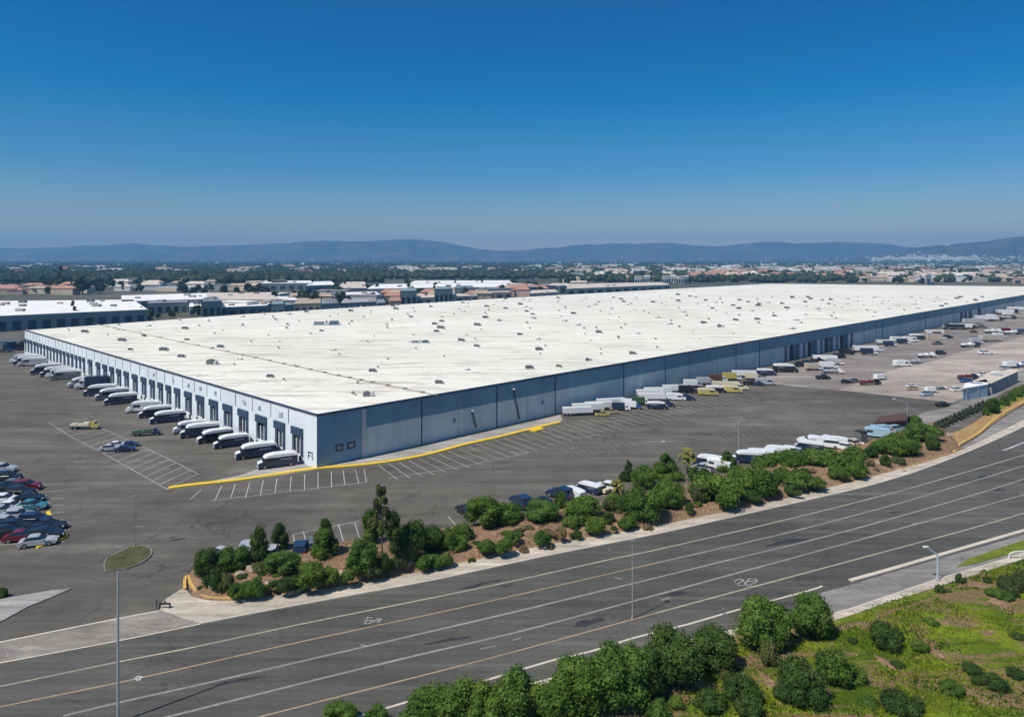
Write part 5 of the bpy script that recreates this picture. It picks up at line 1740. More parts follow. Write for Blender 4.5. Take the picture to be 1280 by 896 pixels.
HS = [(1104, 776, 813, 36, 'leaf_dark'), (1118, 782, 800, 18, 'leaf_dark'), (1046, 808, 862, 48, 'leaf_mid'), (1068, 830, 858, 30, 'leaf_mid'), (1000, 822, 885, 56, 'leaf_dark'), (928, 842, 882, 48, 'leaf_dark'), (960, 800, 836, 26, 'leaf_olive'), (1123, 825, 837, 18, 'leaf_dark'), (888, 862, 893, 40, 'leaf_dark'),
      (935, 868, 900, 36, 'leaf_dark'), (985, 850, 880, 34, 'leaf_dark'), (846, 870, 884, 22, 'leaf_mid'), (822, 872, 900, 34, 'leaf_mid'), (1238, 838, 866, 34, 'leaf_dark'), (1130, 862, 900, 48, 'leaf_dark'), (1272, 790, 800, 18, 'leaf_dark'), (1270, 832, 850, 22, 'leaf_dark'), (1215, 826, 846, 22, 'leaf_dark'),
      (1201, 716, 730, 11, 'leaf_dark'), (1175, 730, 742, 13, 'leaf_dark'), (1235, 720, 731, 9, 'leaf_dark'), (1230, 711, 720, 8, 'leaf_mid'), (1066, 795, 805, 12, 'leaf_dark'), (1250, 735, 750, 30, 'leaf_mid'), (1260, 718, 745, 26, 'leaf_olive'), (1276, 705, 740, 18, 'leaf_olive'), (1185, 735, 741, 9, 'leaf_olive'),
      (1020, 790, 800, 14, 'leaf_olive'), (1150, 800, 815, 24, 'leaf_mid'), (1190, 850, 872, 30, 'leaf_mid'), (1085, 868, 888, 30, 'leaf_mid'), (1165, 772, 782, 20, 'leaf_mid'), (905, 835, 850, 18, 'leaf_olive')]
HS.sort()
cnt = {}
for x, yt, yb, w, m_ in HS:
    cnt[m_] = cnt.get(m_, 0) + 1
    plant(x, yt, yb, w, 'shrub', m_, 'shrub', f"{tone[m_]} shrub, {nth(cnt[m_])} such from the left on the grassy slope", 'shrub', 'shrubs on the grassy slope', h_hill)

# palms
def palm(x, yb, yt, w, label, hfun):
    p = G(x, yb); base = hfun(p.x, p.y)
    p = G(x, yb, base)
    hgt = (yb - yt) * p.y / F
    rr = w / 2 * p.y / F
    o = empty('palm_tree', (p.x, p.y, base), .5)
    th = hgt - rr * .8
    MB().cyl((0, 0, -.1), (0.05, 0, th), .17, .13, 10).build('trunk', 'palm_bark', o)
    rg = random.Random(int(x))
    m = MB()
    for i in range(40):
        a = rg.uniform(0, 6.28); el = rg.uniform(-.7, 1.35)
        pts = []
        for k in range(6):
            t = k / 5
            rad = rr * t * math.cos(el) * 1.05
            z = th + rr * (math.sin(el) * t - .55 * t * t)
            pts.append(Vector((rad * math.cos(a), rad * math.sin(a), z)))
        for a0, b0 in zip(pts, pts[1:]):
            side = Vector((-math.sin(a), math.cos(a), 0)) * rr * .16
            dz = Vector((0, 0, -rr * .07))
            m.add([a0, b0, b0 + side + dz, a0 + side + dz], [(0, 1, 2, 3)])
            m.add([a0, b0, b0 - side + dz, a0 - side + dz], [(0, 1, 2, 3)])
    m.build('crown', 'leaf_palm', o)
    tag(o, label, 'palm tree')


palm(859, 616, 555, 24, 'slender palm with pale trunk and yellowish fronds above the shrubs', h_pl)
palm(772, 618, 595, 22, 'short palm with yellowing fronds by the white parked cars', h_pl)
palm(1228, 727, 711, 9, 'tiny palm on the slope near the white rail', h_hill)

# boulders in the bed
rk = random.Random(4)
RK = [(262, 735), (270, 741), (275, 728), (300, 725), (315, 720), (333, 716), (338, 738), (366, 742), (376, 738), (400, 733), (425, 727), (448, 722), (880, 604), (1098, 583), (1126, 588), (655, 655), (690, 652), (1035, 592), (1074, 586), (488, 718), (510, 712), (1185, 549), (1190, 545)]
for i, (x, y) in enumerate(sorted(RK)):
    p = G(x, y); z = h_pl(p.x, p.y)
    vv, ff = ico((0, 0, 0), 1, 1, rk, .22)
    o = MB().add(vv, ff).build('boulder', 'rock')
    o.location = (p.x, p.y, z + .1)
    o.scale = (rk.uniform(.6, 1.3), rk.uniform(.4, .8), rk.uniform(.3, .6))
    o.rotation_euler = (0, 0, rk.uniform(0, 6))
    tag(o, f"pale tan boulder, {nth(i + 1)} from the left among the roadside bed shrubs", 'boulder', 'boulders in the roadside bed')


def scatter(name, poly, n, size, mat, hfun, seed, mask=None, hgt=1.0, blades=5, spread=.3):
    rng = np.random.default_rng(seed)
    P = [(p.x, p.y) for p in poly]
    A = np.array(P); lo, hi = A.min(0), A.max(0)
    v, f = [], []
    k = 0
    while k < n:
        x, y = rng.uniform(lo, hi)
        k += 1
        if not inside(x, y, P): continue
        px = HX + x * F / y; py = HY + H * F / y
        if px < -20 or px > 1300 or py > 912: continue
        if mask and not mask(x, y, rng): continue
        z = hfun(x, y)
        for b in range(blades):
            a = rng.uniform(0, 6.28); s = size * rng.uniform(.5, 1.4); l = rng.uniform(.1, .8)
            cx, cy = x + rng.normal() * spread, y + rng.normal() * spread
            dx, dy = math.cos(a) * s * .5, math.sin(a) * s * .5
            o = len(v)
            v += [(cx - dx, cy - dy, z), (cx + dx, cy + dy, z), (cx + dx * .3 + dy * l, cy + dy * .3 - dx * l, z + s * hgt)]
            f.append((o, o + 1, o + 2))
    me = bpy.data.meshes.new(name)
    me.from_pydata(v, [], f)
    me.materials.append(M[mat])
    o = bpy.data.objects.new(name, me); COL.objects.link(o); o['kind'] = 'stuff'


def patch(k1, k2, th):
    def m(x, y, rng):
        n = math.sin(x * k1 + 1.3 * math.sin(y * k2)) + math.sin(y * k1 * 1.3 - 1.7 * math.sin(x * k2 * .8)) + .8 * math.sin((x + y) * k1 * 2.1)
        return n + rng.normal() * .35 > th
    return m


HP = [p for p in HILL]
scatter('grass', HP, 120000, .20, 'leaf_grass', h_hill, 1, patch(.33, .21, .2), 1.0, 3)
scatter('scrub', HP, 40000, .24, 'leaf_dark', h_hill, 2, patch(.47, .3, .9), .9, 3)
scatter('dry_grass', HP, 30000, .20, 'leaf_straw', h_hill, 3, patch(.41, .37, 1.1), 1.0, 3)
scatter('dry_grass', pl, 15000, .22, 'leaf_straw', h_pl, 4, patch(.5, .37, .3), .8, 3)
scatter('scrub', pl, 15000, .24, 'leaf_olive', h_pl, 5, patch(.37, .5, .8), .8, 3)

# ------------------------------------------------------------------ buildings beyond the warehouse
def blk(quad, h, wm, rm, name, label, cat, units=0, bays=0, bay_mat='navy_trim', seed=0, group=None):
    rr = random.Random(seed + int(quad[0][0]))
    c = G(*quad[0], h)
    o = empty(name, (c.x, c.y, 0))
    pts = []
    for x, y in quad:
        p = G(x, y, h); pts.append((p.x - c.x, p.y - c.y))
    MB().prism(pts, -.3, h - .25).build('wall', wm, o)
    cx = sum(p[0] for p in pts) / len(pts); cy = sum(p[1] for p in pts) / len(pts)
    rf = MB().prism([(cx + (p[0] - cx) * 1.004, cy + (p[1] - cy) * 1.004) for p in pts], h - .25, h + .15).build('roof', rm, o)
    for k in range(units):
        a, b = rr.uniform(.08, .92), rr.uniform(.12, .88)
        lo = Vector(pts[0]).lerp(Vector(pts[1]), a); hi = Vector(pts[3]).lerp(Vector(pts[2]), a); q = lo.lerp(hi, b)
        s = rr.uniform(1.0, 2.6)
        MB().box(-s, s, -s * .6, s * .6, 0, s * .7).build('roof_unit', rr.choice(('unit_dark', 'vent_tan', 'duct_tin')), rf, loc=(q.x, q.y, h + .12))
    if bays:
        a, b = Vector(pts[0]), Vector(pts[1])
        t = (b - a).normalized(); n = Vector((t.y, -t.x))
        if n.y > 0: n = -n
        L = (b - a).length
        for k in range(bays):
            q = a + t * L * (k + .5) / bays
            w_ = L / bays * .28
            m = MB(); pp = [q - t * w_, q + t * w_, q + t * w_ + n * .12, q - t * w_ + n * .12]
            m.prism([(p.x, p.y) for p in pp], h * .12 if bay_mat != 'navy_trim' else 0, h * .62)
            m.build('window' if bay_mat != 'navy_trim' else 'loading_door', bay_mat, o)
    tag(o, label, cat, group)
    return o


blk([(-70, 398), (184, 386.8), (166, 374.8), (-70, 377)], 9, 'wall_teal', 'roof_white', 'far_warehouse', 'wide white roofed warehouse beyond the left end of the big one', 'warehouse', 12, 14)
blk([(152, 377), (262, 373.5), (258, 366.4), (152, 369.5)], 9, 'wall_slate', 'roof_white', 'far_warehouse', 'white roofed hall behind the teal building on the left', 'warehouse', 4, 6)
blk([(184, 379), (235, 377.5), (232, 374.5), (188, 376)], 8, 'wall_teal', 'roof_grey', 'far_building', 'dark teal building with a grey roof right of the wide white hall', 'building', 2, 5, 'glass_dark')
blk([(162, 380), (177, 379.5), (175, 375), (164, 375.4)], 7, 'wall_grey', 'roof_grey', 'far_building', 'small grey tank-like block on the edge of the wide white hall', 'building', 1, 2)
blk([(236, 383.5), (252, 383), (250, 378), (237, 378.3)], 6, 'wall_white', 'roof_white', 'far_building', 'small white roofed building right of the teal one', 'building', 1, 2)
blk([(253, 377), (277, 376), (272, 371), (256, 371.5)], 12, 'wall_teal', 'wall_slate', 'far_building', 'dark blue block standing before the beige hall on the left', 'building', 3, 3, 'glass_dark')
blk([(272, 384.4), (333, 382), (338, 378.4), (284, 380)], 6, 'wall_slate', 'roof_white', 'far_warehouse', 'low white roofed shed just beyond the big roof', 'warehouse', 2, 5)
blk([(262, 374.5), (352, 374), (332, 365.8), (258, 366)], 9, 'wall_sand', 'roof_beige', 'far_warehouse', 'beige roofed hall behind the dark blue block', 'warehouse', 3, 6)
blk([(339, 380.5), (355, 380), (353, 376), (341, 376.3)], 11, 'wall_teal', 'wall_teal', 'far_building', 'teal square block just beyond the big roof, left one', 'building', 1, 2, 'glass_dark')
blk([(356, 381.5), (368, 381), (366, 378), (357, 378.2)], 9, 'wall_teal', 'wall_slate', 'far_building', 'teal square block just beyond the big roof, right one', 'building', 1, 2, 'glass_dark')
blk([(330, 376), (372, 375), (366, 370.5), (330, 371)], 8, 'wall_grey', 'roof_white', 'far_warehouse', 'white roofed hall left of the tan roofed one', 'warehouse', 1, 3)
blk([(367, 380), (401, 379), (400, 372.4), (372, 372.8)], 7, 'wall_sand', 'roof_tan', 'far_warehouse', 'tan roofed hall in the cluster beyond the big roof', 'warehouse', 0, 4)
blk([(402, 380), (424, 378.8), (420, 374), (404, 374.6)], 9, 'wall_teal', 'wall_slate', 'far_building', 'teal office block with glassy front beyond the big roof', 'building', 2, 5, 'glass_dark')
blk([(426, 379), (470, 377), (466, 372.5), (430, 373.4)], 7, 'wall_slate', 'roof_grey', 'far_building', 'slate coloured block right of the teal office', 'building', 2, 6, 'pale_panel')
blk([(471, 379), (482, 378.4), (480, 374), (472, 374.2)], 9, 'wall_slate', 'wall_slate', 'far_building', 'narrow dark block left of the pink building', 'building', 0, 2)
blk([(487, 376.5), (502, 376), (500, 371), (488, 371.3)], 7, 'wall_pink', 'roof_red', 'far_building', 'small pink building with a red roof beyond the big roof', 'building', 0, 2)
blk([(339, 353.6), (360, 353), (358, 349.6), (341, 350)], 9, 'wall_green', 'wall_green', 'far_building', 'olive box building under the long white roofs', 'building', 0, 2)
blk([(325, 354.3), (392, 353.7), (388, 350.8), (336, 351.2)], 9, 'wall_slate', 'roof_white', 'far_warehouse', 'long white roofed hall, left one in the far row', 'warehouse', 2, 6)
blk([(382, 357), (420, 356), (414, 351.5), (392, 352)], 9, 'wall_slate', 'roof_white', 'far_warehouse', 'white roofed hall, middle one in the far row', 'warehouse', 1, 4)
blk([(420, 360.5), (458, 360), (456, 352), (430, 352.4)], 9, 'wall_slate', 'roof_beige', 'far_warehouse', 'broad cream roofed hall in the far row', 'warehouse', 3, 4)
blk([(459, 361), (700, 357.5), (640, 354), (470, 355.2)], 9, 'wall_teal', 'roof_white', 'far_warehouse', 'very long white roofed hall in the far row', 'warehouse', 6, 16)
blk([(421, 370), (476, 368.5), (470, 364.8), (426, 365.5)], 8, 'wall_slate', 'roof_white', 'far_warehouse', 'flat white roofed hall in front of the far row', 'warehouse', 2, 5)
blk([(500, 364), (521, 363.5), (519, 360), (503, 360.3)], 14, 'wall_teal', 'wall_teal', 'far_building', 'dark teal tower block in front of the long white hall', 'building', 1, 3, 'glass_dark')
blk([(543, 361.5), (566, 361), (564, 358), (546, 358.2)], 14, 'wall_teal', 'wall_teal', 'far_building', 'dark teal wide block, left of the navy one', 'building', 1, 4, 'glass_dark')
blk([(568, 360), (593, 359.5), (590, 356.8), (570, 357)], 12, 'wall_slate', 'wall_slate', 'far_building', 'navy block right of the dark teal blocks', 'building', 1, 4, 'glass_dark')
blk([(597, 361.5), (650, 360), (646, 358.4), (600, 359.4)], 9, 'wall_slate', 'wall_slate', 'far_building', 'low dark hall before the pale row, left one', 'building', 1, 6)
blk([(652, 359.5), (708, 357), (700, 355), (656, 356.5)], 9, 'wall_slate', 'wall_slate', 'far_building', 'low dark hall before the pale row, right one', 'building', 1, 6)
blk([(510, 354.4), (640, 353.6), (636, 350.6), (520, 351)], 8, 'wall_cream', 'roof_white', 'far_warehouse', 'long pale hall above the dark teal blocks', 'warehouse', 2, 9)
blk([(520, 372.5), (598, 369.5), (590, 366), (526, 368)], 6, 'wall_cream', 'roof_beige', 'far_building', 'long beige roofed building close to the big roof edge', 'building', 2, 8)
blk([(552, 367.5), (640, 365), (632, 363), (560, 364.5)], 6, 'wall_pink', 'roof_beige', 'far_building', 'long beige roofed building behind the first beige one', 'building', 2, 8)
blk([(662, 367), (698, 365), (694, 361.8), (664, 363)], 7, 'wall_cream', 'roof_beige', 'far_building', 'beige block at the left of the pale flats', 'building', 1, 5)
blk([(708, 361), (838, 356), (826, 352.8), (712, 355)], 7, 'wall_cream', 'roof_beige', 'far_warehouse', 'long pale flat beside the big roof edge', 'warehouse', 3, 12)
blk([(712, 353.4), (735, 353), (733, 351), (714, 351.3)], 8, 'wall_pink', 'roof_beige', 'far_building', 'pink and beige building at the left end of the pale flat', 'building', 1, 3)
blk([(738, 341.3), (792, 340.6), (790, 338.8), (740, 339.3)], 10, 'wall_white', 'roof_white', 'far_building', 'long white terrace in front of the dark woods', 'building', 0, 10)
for i, (a, b, y) in enumerate(((793, 803, 346.4), (804, 813, 345.2), (827, 836, 346), (836, 845, 345), (848, 856, 346), (856, 861, 345.6))):
    blk([(a, y), (b, y - .1), (b - .5, y - 1.3), (a + .5, y - 1.2)], 12, 'wall_white', 'roof_white' if i % 2 else 'roof_tan', 'apartment_block', f"white apartment block, {nth(i + 1)} from the left beyond the roof", 'apartment block', 0, 3, 'glass_dark', group='white apartment blocks beyond the roof')
blk([(862, 342), (910, 341.4), (908, 339.8), (864, 340.4)], 9, 'wall_cream', 'roof_red', 'far_building', 'long building with a red roof right of the white apartments', 'building', 0, 8)
blk([(920, 343), (1022, 342.4), (1018, 340), (930, 340.6)], 9, 'wall_pink', 'roof_red', 'far_building', 'longest red roofed building beyond the middle of the roof', 'building', 0, 12)
blk([(1022, 341.8), (1064, 341.4), (1062, 340), (1026, 340.3)], 9, 'wall_white', 'roof_white', 'far_building', 'long low white building right of the red roofs', 'building', 0, 8)
blk([(1194, 344.4), (1206, 344.2), (1204, 342.6), (1195, 342.8)], 10, 'wall_white', 'roof_white', 'far_building', 'white block among the beige houses at the right', 'building', 0, 2)
blk([(1207, 346), (1262, 346), (1258, 343.5), (1212, 343.5)], 8, 'wall_sand', 'roof_beige', 'far_building', 'long beige roofed building near the right edge', 'building', 0, 8)
blk([(1266, 348), (1330, 348), (1325, 344.6), (1270, 344.8)], 9, 'wall_pink', 'roof_tan', 'far_building', 'pinkish building cut by the right edge', 'building', 0, 5)
blk([(1151, 344), (1157.5, 344), (1157, 342.5), (1152, 342.5)], 14, 'wall_white', 'roof_white', 'far_building', 'narrow white tower among the beige houses', 'building', 0, 1)
blk([(1158, 344), (1164, 344), (1163.5, 342.4), (1159, 342.4)], 16, 'wall_slate', 'wall_slate', 'far_building', 'narrow grey tower among the beige houses', 'building', 0, 1)
# white dome
dp = G(942, 347)
o = empty('dome', (dp.x, dp.y, 0))
MB().cyl((0, 0, 0), (0, 0, 9), 9, 9, 20).build('drum', 'wall_cream', o)
vs_, fs_ = [], []
for j in range(6):
    a = j / 5 * math.pi / 2
    vs_ += [(9.2 * math.cos(a) * math.cos(i / 20 * 6.2832), 9.2 * math.cos(a) * math.sin(i / 20 * 6.2832), 9 + 7 * math.sin(a)) for i in range(20)]
for j in range(5):
    fs_ += [(j * 20 + i, j * 20 + (i + 1) % 20, (j + 1) * 20 + (i + 1) % 20, (j + 1) * 20 + i) for i in range(20)]
MB().add(vs_, fs_).build('cupola', 'roof_white', o, True)
tag(o, 'white dome standing among the red roofs', 'dome')


def edge_y(x): return float(np.interp(x, [31, 300, 640, 960, 1280], [413, 393, 372, 354.6, 358]))


# houses
def house_proto(wm, rm, w, d, h, flat):
    o = empty('house')
    MB().box(-w / 2, w / 2, -d / 2, d / 2, -.3, h).build('wall', wm, o)
    m = MB()
    if flat:
        m.box(-w / 2 - .3, w / 2 + .3, -d / 2 - .3, d / 2 + .3, h, h + .5)
    else:
        e = .6; k = h + d * .24
        m.add([(-w / 2 - e, -d / 2 - e, h), (w / 2 + e, -d / 2 - e, h), (w / 2 + e, d / 2 + e, h), (-w / 2 - e, d / 2 + e, h), (-w / 2 + d * .3, 0, k), (w / 2 - d * .3, 0, k)],
              [(0, 1, 5, 4), (1, 2, 5), (2, 3, 4, 5), (3, 0, 4), (3, 2, 1, 0)])
    m.build('roof', rm, o)
    return o


HPR = [house_proto(*a) for a in (('wall_cream', 'roof_tan', 18, 11, 6, False), ('wall_white', 'roof_beige', 24, 12, 6.5, False), ('wall_pink', 'roof_red', 20, 12, 6, False), ('wall_sand', 'roof_red', 28, 12, 7, False),
                                 ('wall_white', 'roof_white', 22, 14, 7, True), ('wall_cream', 'roof_white', 34, 16, 6, True), ('wall_sand', 'roof_tan', 16, 11, 5, False), ('wall_grey', 'roof_grey', 26, 14, 7, True))]
HL = ['cream house with tan hip roof', 'white house with beige hip roof', 'pink house with red roof', 'sand coloured house with red roof', 'white flat roofed building', 'cream flat roofed hall', 'small sand house with tan roof', 'grey flat roofed building']
index_kids()
hu = set()
rh = random.Random(15)


def put_house(k, x, y, rz, s, near):
    o = HPR[k] if k not in hu else copy_tree(HPR[k])
    hu.add(k)
    o.location = G(x, y); o.rotation_euler = (0, 0, rz); o.scale = (s, s, s)
    tag(o, HL[k] + ' among the far rows beyond the warehouse roof', 'house', 'houses in the far rows beyond the roof: ' + HL[k])


nh = 0
while nh < 290:
    z = rh.random()
    if z < .34: x = rh.uniform(1040, 1290); y = rh.uniform(343.5, 352.5); ks = (0, 1, 4, 5, 6, 1, 2)
    elif z < .50: x = rh.uniform(850, 1060); y = rh.uniform(344, 350); ks = (2, 3, 2, 1, 4, 3)
    elif z < .60: x = rh.uniform(700, 850); y = rh.uniform(345, 353); ks = (0, 1, 4, 2)
    elif z < .72: x = rh.uniform(480, 720); y = edge_y(x) - rh.uniform(0, 7); ks = (0, 2, 3, 6, 1)
    elif z < .80: x = rh.uniform(5, 110); y = rh.uniform(361, 368) ; ks = (2, 3, 0, 2)
    elif z < .88: x = rh.uniform(150, 340); y = rh.uniform(352, 364); ks = (1, 5, 7, 0)
    elif z < .94: x = rh.uniform(270, 480); y = edge_y(x) - rh.uniform(3, 16); ks = (7, 5, 4, 6)
    else: x = rh.uniform(480, 1280); y = rh.uniform(340, 344); ks = (1, 4, 0)
    if y > edge_y(x) - .5: continue
    put_house(rh.choice(ks), x, y, rh.uniform(-.3, .3), rh.uniform(.75, 1.25) * (1.25 if y < 350 else 1), nh)
    nh += 1

# far trees: simple clumped crowns, one object each
FC = []
for v_ in range(5):
    q, n, cs, rs = crown_arrays('round' if v_ < 3 else 'column' if v_ == 3 else 'cone', 420, .17, 300 + v_, 9)
    v = q.tolist(); f = [(4 * i, 4 * i + 1, 4 * i + 2, 4 * i + 3) for i in range(n)]
    for c, r in zip(cs, rs):
        vv, ff = ico(c, r * .88); oo = len(v); v += vv; f += [tuple(i + oo for i in t) for t in ff]
    me = bpy.data.meshes.new('crown'); me.from_pydata(v, [], f); me.materials.append(M['leaf_far']); FC.append(me)
ft = trunk_mesh('trunk', 1.0, .08, 3, limbs=0)
FL = ['rounded dark tree', 'rounded dark tree', 'rounded dark tree', 'tall slim dark tree', 'pointed dark conifer']
FN = ['round_tree', 'round_tree', 'round_tree', 'columnar_tree', 'cone_tree']


def far_tree(k, x, y, r, hz_, label=None):
    p = G(x, y)
    o = empty(FN[k], (p.x, p.y, 0), rh.uniform(0, 6))
    o.scale = (r, r, r * hz_)
    for nm, me in (('crown', FC[k]), ('trunk', ft)):
        c = bpy.data.objects.new(nm, me); COL.objects.link(c); c.parent = o
    tag(o, label or FL[k] + ' on the plain beyond the warehouse roof', 'tree', 'trees on the far plain: ' + FL[k])


for i, (x, y, k, r, hh) in enumerate(((4, 411, 3, 2.6, 1.3), (17, 410, 3, 2.6, 1.3), (27, 409, 0, 3, 1.2), (34, 408, 0, 3.4, 1.3), (52, 409, 0, 4, 1.1), (60, 409, 0, 3, 1.0), (82, 407.5, 3, 1.5, 1.5), (91, 406.5, 4, 3.6, 1.9), (99, 404.5, 0, 3.6, 1.2), (113, 403.5, 0, 3, 1.3), (120, 403, 0, 3, 1.3), (153, 402.5, 0, 2.4, 1.2),
                                     (176, 401.5, 3, 2.6, 1.5), (170, 401, 0, 3, 1.2), (103, 368, 0, 12, .9), (76, 361, 4, 9, 1.6), (189, 400, 3, 2, 1.6), (213, 397.5, 3, 1.8, 1.4), (217, 397.5, 3, 1.6, 1.2), (198, 399, 0, 2.4, 1), (246, 393.5, 0, 3.4, 1.2), (263, 392, 0, 3.5, 1.2), (290, 391.5, 0, 3.4, 1.2), (300, 391, 0, 3, 1.2))):
    far_tree(k, x, y, r, hh, f"{FL[k]}, {nth(i + 1)} from the left in the strip behind the roof edge" if i not in (14, 15) else ('big dark round tree above the wide white hall' if i == 14 else 'pointed dark conifer above the left pink houses'))
nt_ = 0
while nt_ < 262:
    z = rh.random()
    if z < .45: x = rh.uniform(-10, 340); y = rh.uniform(346, 369)
    elif z < .7: x = rh.uniform(300, 720); y = edge_y(x) - rh.uniform(1, 22)
    else: x = rh.uniform(700, 1290); y = rh.uniform(344, min(354, edge_y(x) - .5))
    if y > edge_y(x) - .5: continue
    far_tree(rh.choice((0, 1, 2, 0, 1, 2, 3, 4)), x, y, rh.uniform(3.5, 6.5) * (1.3 if y < 352 else 1), rh.uniform(.9, 1.25))
    nt_ += 1

# the distant wood and town: masses nobody could count
rw_ = np.random.default_rng(44)
v, f = [], []


def add_ico(c, r, zs):
    vv, ff = ico((0, 0, 0), 1, 1, rh, .25)
    o = len(v)
    v.extend([(c[0] + a * r, c[1] + b * r, c[2] + d * r * zs) for a, b, d in vv]); f.extend([tuple(i + o for i in t) for t in ff])


for i in range(23000):
    y = 328.2 + (353.5 - 328.2) * rw_.uniform() ** 1.0
    x = rw_.uniform(-60, 1340)
    if x > 690 and y > 343 and rw_.uniform() < (.88 if x > 1080 else .45): continue
    if 480 < x < 700 and y > 349: continue
    if y > 346 and x > 300 and rw_.uniform() < .6: continue
    den = math.sin(x * .021 + y * .9) + math.sin(x * .047 - y * .5) + math.sin(y * 1.9 + x * .008)
    if den < -1.4 and rw_.uniform() < .6: continue
    p = G(x, y)
    r = rw_.uniform(4.5, 8.5) * (1 + max(0, p.y - 2000) / 5000)
    add_ico((p.x, p.y, r * .8), r, rw_.uniform(.8, 1.3))
MB().add(v, f).build('distant_wood', 'leaf_far')['kind'] = 'stuff'
for nm, mt, n_, ylo, yhi in (('distant_town', 'roof_white', 330, 328.5, 343), ('distant_town', 'roof_beige', 230, 328.5, 345), ('distant_town', 'roof_red', 60, 333, 345), ('distant_town', 'wall_white', 120, 328, 334)):
    m = MB()
    for i in range(n_):
        cl = rw_.uniform(-40, 1320); y = rw_.uniform(ylo, yhi)
        if cl < 700 and rw_.uniform() < .7: continue
        for k in range(int(rw_.integers(1, 5))):
            p = G(cl + rw_.normal() * 7, y + rw_.normal() * .35)
            if p.y < 1000: continue
            w_, d_, h_ = rw_.uniform(6, 17) * (1 + p.y / 7000), rw_.uniform(6, 12), rw_.uniform(7, 15)
            m.box(p.x - w_, p.x + w_, p.y - d_, p.y + d_, 0, h_ + 3)
    m.build(nm, mt)['kind'] = 'stuff'
# buildings up the foothills
bpy.context.view_layer.update()
hl = [o for o in bpy.data.objects if o.name.startswith('hills')]
m = MB()
for i in range(330):
    z = rw_.uniform()
    if z < .6: x = rw_.normal(1155, 40); y = 325 - abs(rw_.normal(0, 3.2))
    elif z < .85: x = rw_.uniform(1080, 1285); y = rw_.uniform(321, 327)
    else: x = rw_.uniform(0, 1280); y = rw_.uniform(322, 327)
    d = Vector(((x - HX) / F, 1, (HY - y) / F)).normalized()
    best = None
    for o in hl:
        ok, loc, nn, ix = o.ray_cast(Vector((0, 0, H)), d)
        if ok and (best is None or loc.y < best.y): best = loc
    if best is None: continue
    s = rw_.uniform(7, 15)
    m.box(best.x - s, best.x + s, best.y - 8, best.y + 8, best.z - 12, best.z + rw_.uniform(5, 9))
m.build('distant_town', 'wall_white')['kind'] = 'stuff'
# pale estate on the crest at right
o = empty('hill_building', (0, 0, 0))
d = Vector(((1184 - HX) / F, 1, (HY - 306.8) / F)).normalized()
for hh_ in hl:
    ok, loc, nn, ix = hh_.ray_cast(Vector((0, 0, H)), d)
    if ok:
        o.location = loc
        break
MB().box(-26, 26, -8, 8, -5, 14).build('wall', 'wall_white', o); MB().box(-14, 30, -9, 7, 14, 17).build('roof', 'roof_white', o)
tag(o, 'lone white building high on the hillside at the right', 'building')

# one tiny cloud above the hills
m = MB()
for i in range(16):
    vv, ff = ico((rw_.normal() * 60, rw_.normal() * 25, abs(rw_.normal() * 16)), rw_.uniform(10, 30), 1, rh, .2)
    m.add(vv, ff)
cm, cnt_, cb = new_mat('cloud_vapour')
cb.inputs['Base Color'].default_value = (.8, .8, .8, 1); cb.inputs['Roughness'].default_value = 1
tb = cnt_.nodes.new('ShaderNodeBsdfTransparent'); mx = cnt_.nodes.new('ShaderNodeMixShader'); mx.inputs[0].default_value = .22
cnt_.links.new(tb.outputs[0], mx.inputs[1]); cnt_.links.new(cb.outputs[0], mx.inputs[2]); cnt_.links.new(mx.outputs[0], cnt_.nodes['Material Output'].inputs['Surface'])
o = m.build('cloud', cm, None, True, loc=((1043 - HX) / F * 17000, 17000, H + (HY - 259) / F * 17000))
tag(o, 'tiny lone white puff of cloud above the hills at the right', 'cloud')
# ------------------------------------------------------------------ camera, light, sky, air
cam = bpy.data.cameras.new('camera')
cam.sensor_fit = 'HORIZONTAL'
cam.sensor_width = 36
cam.lens = 36 * F / 1280
cam.shift_y = -(448 - HY) / 1280
cam.clip_start = .5
cam.clip_end = 40000
co = bpy.data.objects.new('camera', cam)
co.location = (0, 0, H)
co.rotation_euler = (R(90), 0, 0)
COL.objects.link(co)
sc.camera = co

SUN_EL = R(55)
sdir = Vector((-.78, -.62, 0)).normalized()
sv = Vector((sdir.x * math.cos(SUN_EL), sdir.y * math.cos(SUN_EL), math.sin(SUN_EL)))
sl = bpy.data.lights.new('sun', 'SUN')
sl.energy = 4.6
sl.angle = R(.53)
sl.color = (1.0, .94, .85)
so = bpy.data.objects.new('sun', sl)
so.rotation_euler = (-sv).to_track_quat('-Z', 'Y').to_euler()
so.location = (0, 0, 200)
COL.objects.link(so)

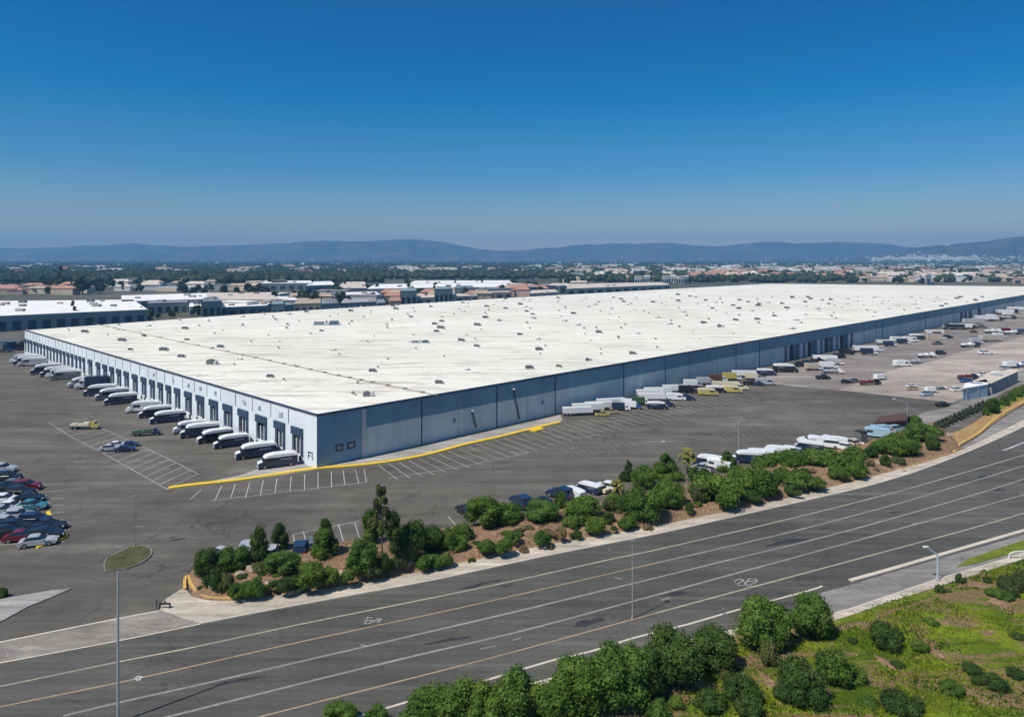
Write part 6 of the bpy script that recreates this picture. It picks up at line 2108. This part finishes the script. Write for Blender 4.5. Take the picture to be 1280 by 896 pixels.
wd = bpy.data.worlds.new('World')
sc.world = wd
wd.use_nodes = True
nt = wd.node_tree
bg = nt.nodes['Background']
sky = nt.nodes.new('ShaderNodeTexSky')
sky.sky_type = 'NISHITA'
sky.sun_disc = False
sky.sun_elevation = SUN_EL
sky.sun_rotation = math.atan2(sdir.x, sdir.y)
sky.altitude = 0
sky.air_density = 1.0
sky.dust_density = .4
sky.ozone_density = 3.0
tc = nt.nodes.new('ShaderNodeTexCoord')
sp = nt.nodes.new('ShaderNodeSeparateXYZ')
nt.links.new(tc.outputs['Generated'], sp.inputs[0])
tint = ramp(nt, sp.outputs['Z'], [(0.0, (.86, .72, .62)), (.05, (.64, .65, .65)), (.12, (.21, .53, .745)), (.22, (.0, .46, .74)), (.34, (.0, .39, .72)), (.42, (.1, .4, .75)), (.6, (.6, .75, .9))])
skc = mix(nt, 1.0, sky.outputs['Color'], tint, 'MULTIPLY')
nt.links.new(skc, bg.inputs['Color'])
bg.inputs['Strength'].default_value = .12

hz = MB().box(-14000, 14000, -600, 13800, -2, 500).build('haze', 'tar')
hz['kind'] = 'stuff'
hm = bpy.data.materials.new('haze_air')
hm.use_nodes = True
n2 = hm.node_tree
for n_ in list(n2.nodes):
    if n_.type == 'BSDF_PRINCIPLED': n2.nodes.remove(n_)
pv = n2.nodes.new('ShaderNodeVolumePrincipled')
pv.inputs['Color'].default_value = (.20, .50, .87, 1)
pv.inputs['Density'].default_value = 1.0e-4
pv.inputs['Anisotropy'].default_value = .1
n2.links.new(pv.outputs[0], n2.nodes['Material Output'].inputs['Volume'])
hz.data.materials.clear()
hz.data.materials.append(hm)

vs_ = sc.view_settings
vs_.view_transform = 'Standard'
vs_.look = 'None'
vs_.exposure = 0
vs_.gamma = 1
sc.display_settings.display_device = 'sRGB'
sc.cycles.max_bounces = 5
sc.cycles.diffuse_bounces = 3
sc.cycles.glossy_bounces = 2
sc.cycles.transmission_bounces = 2
sc.cycles.volume_bounces = 1
sc.cycles.use_denoising = True
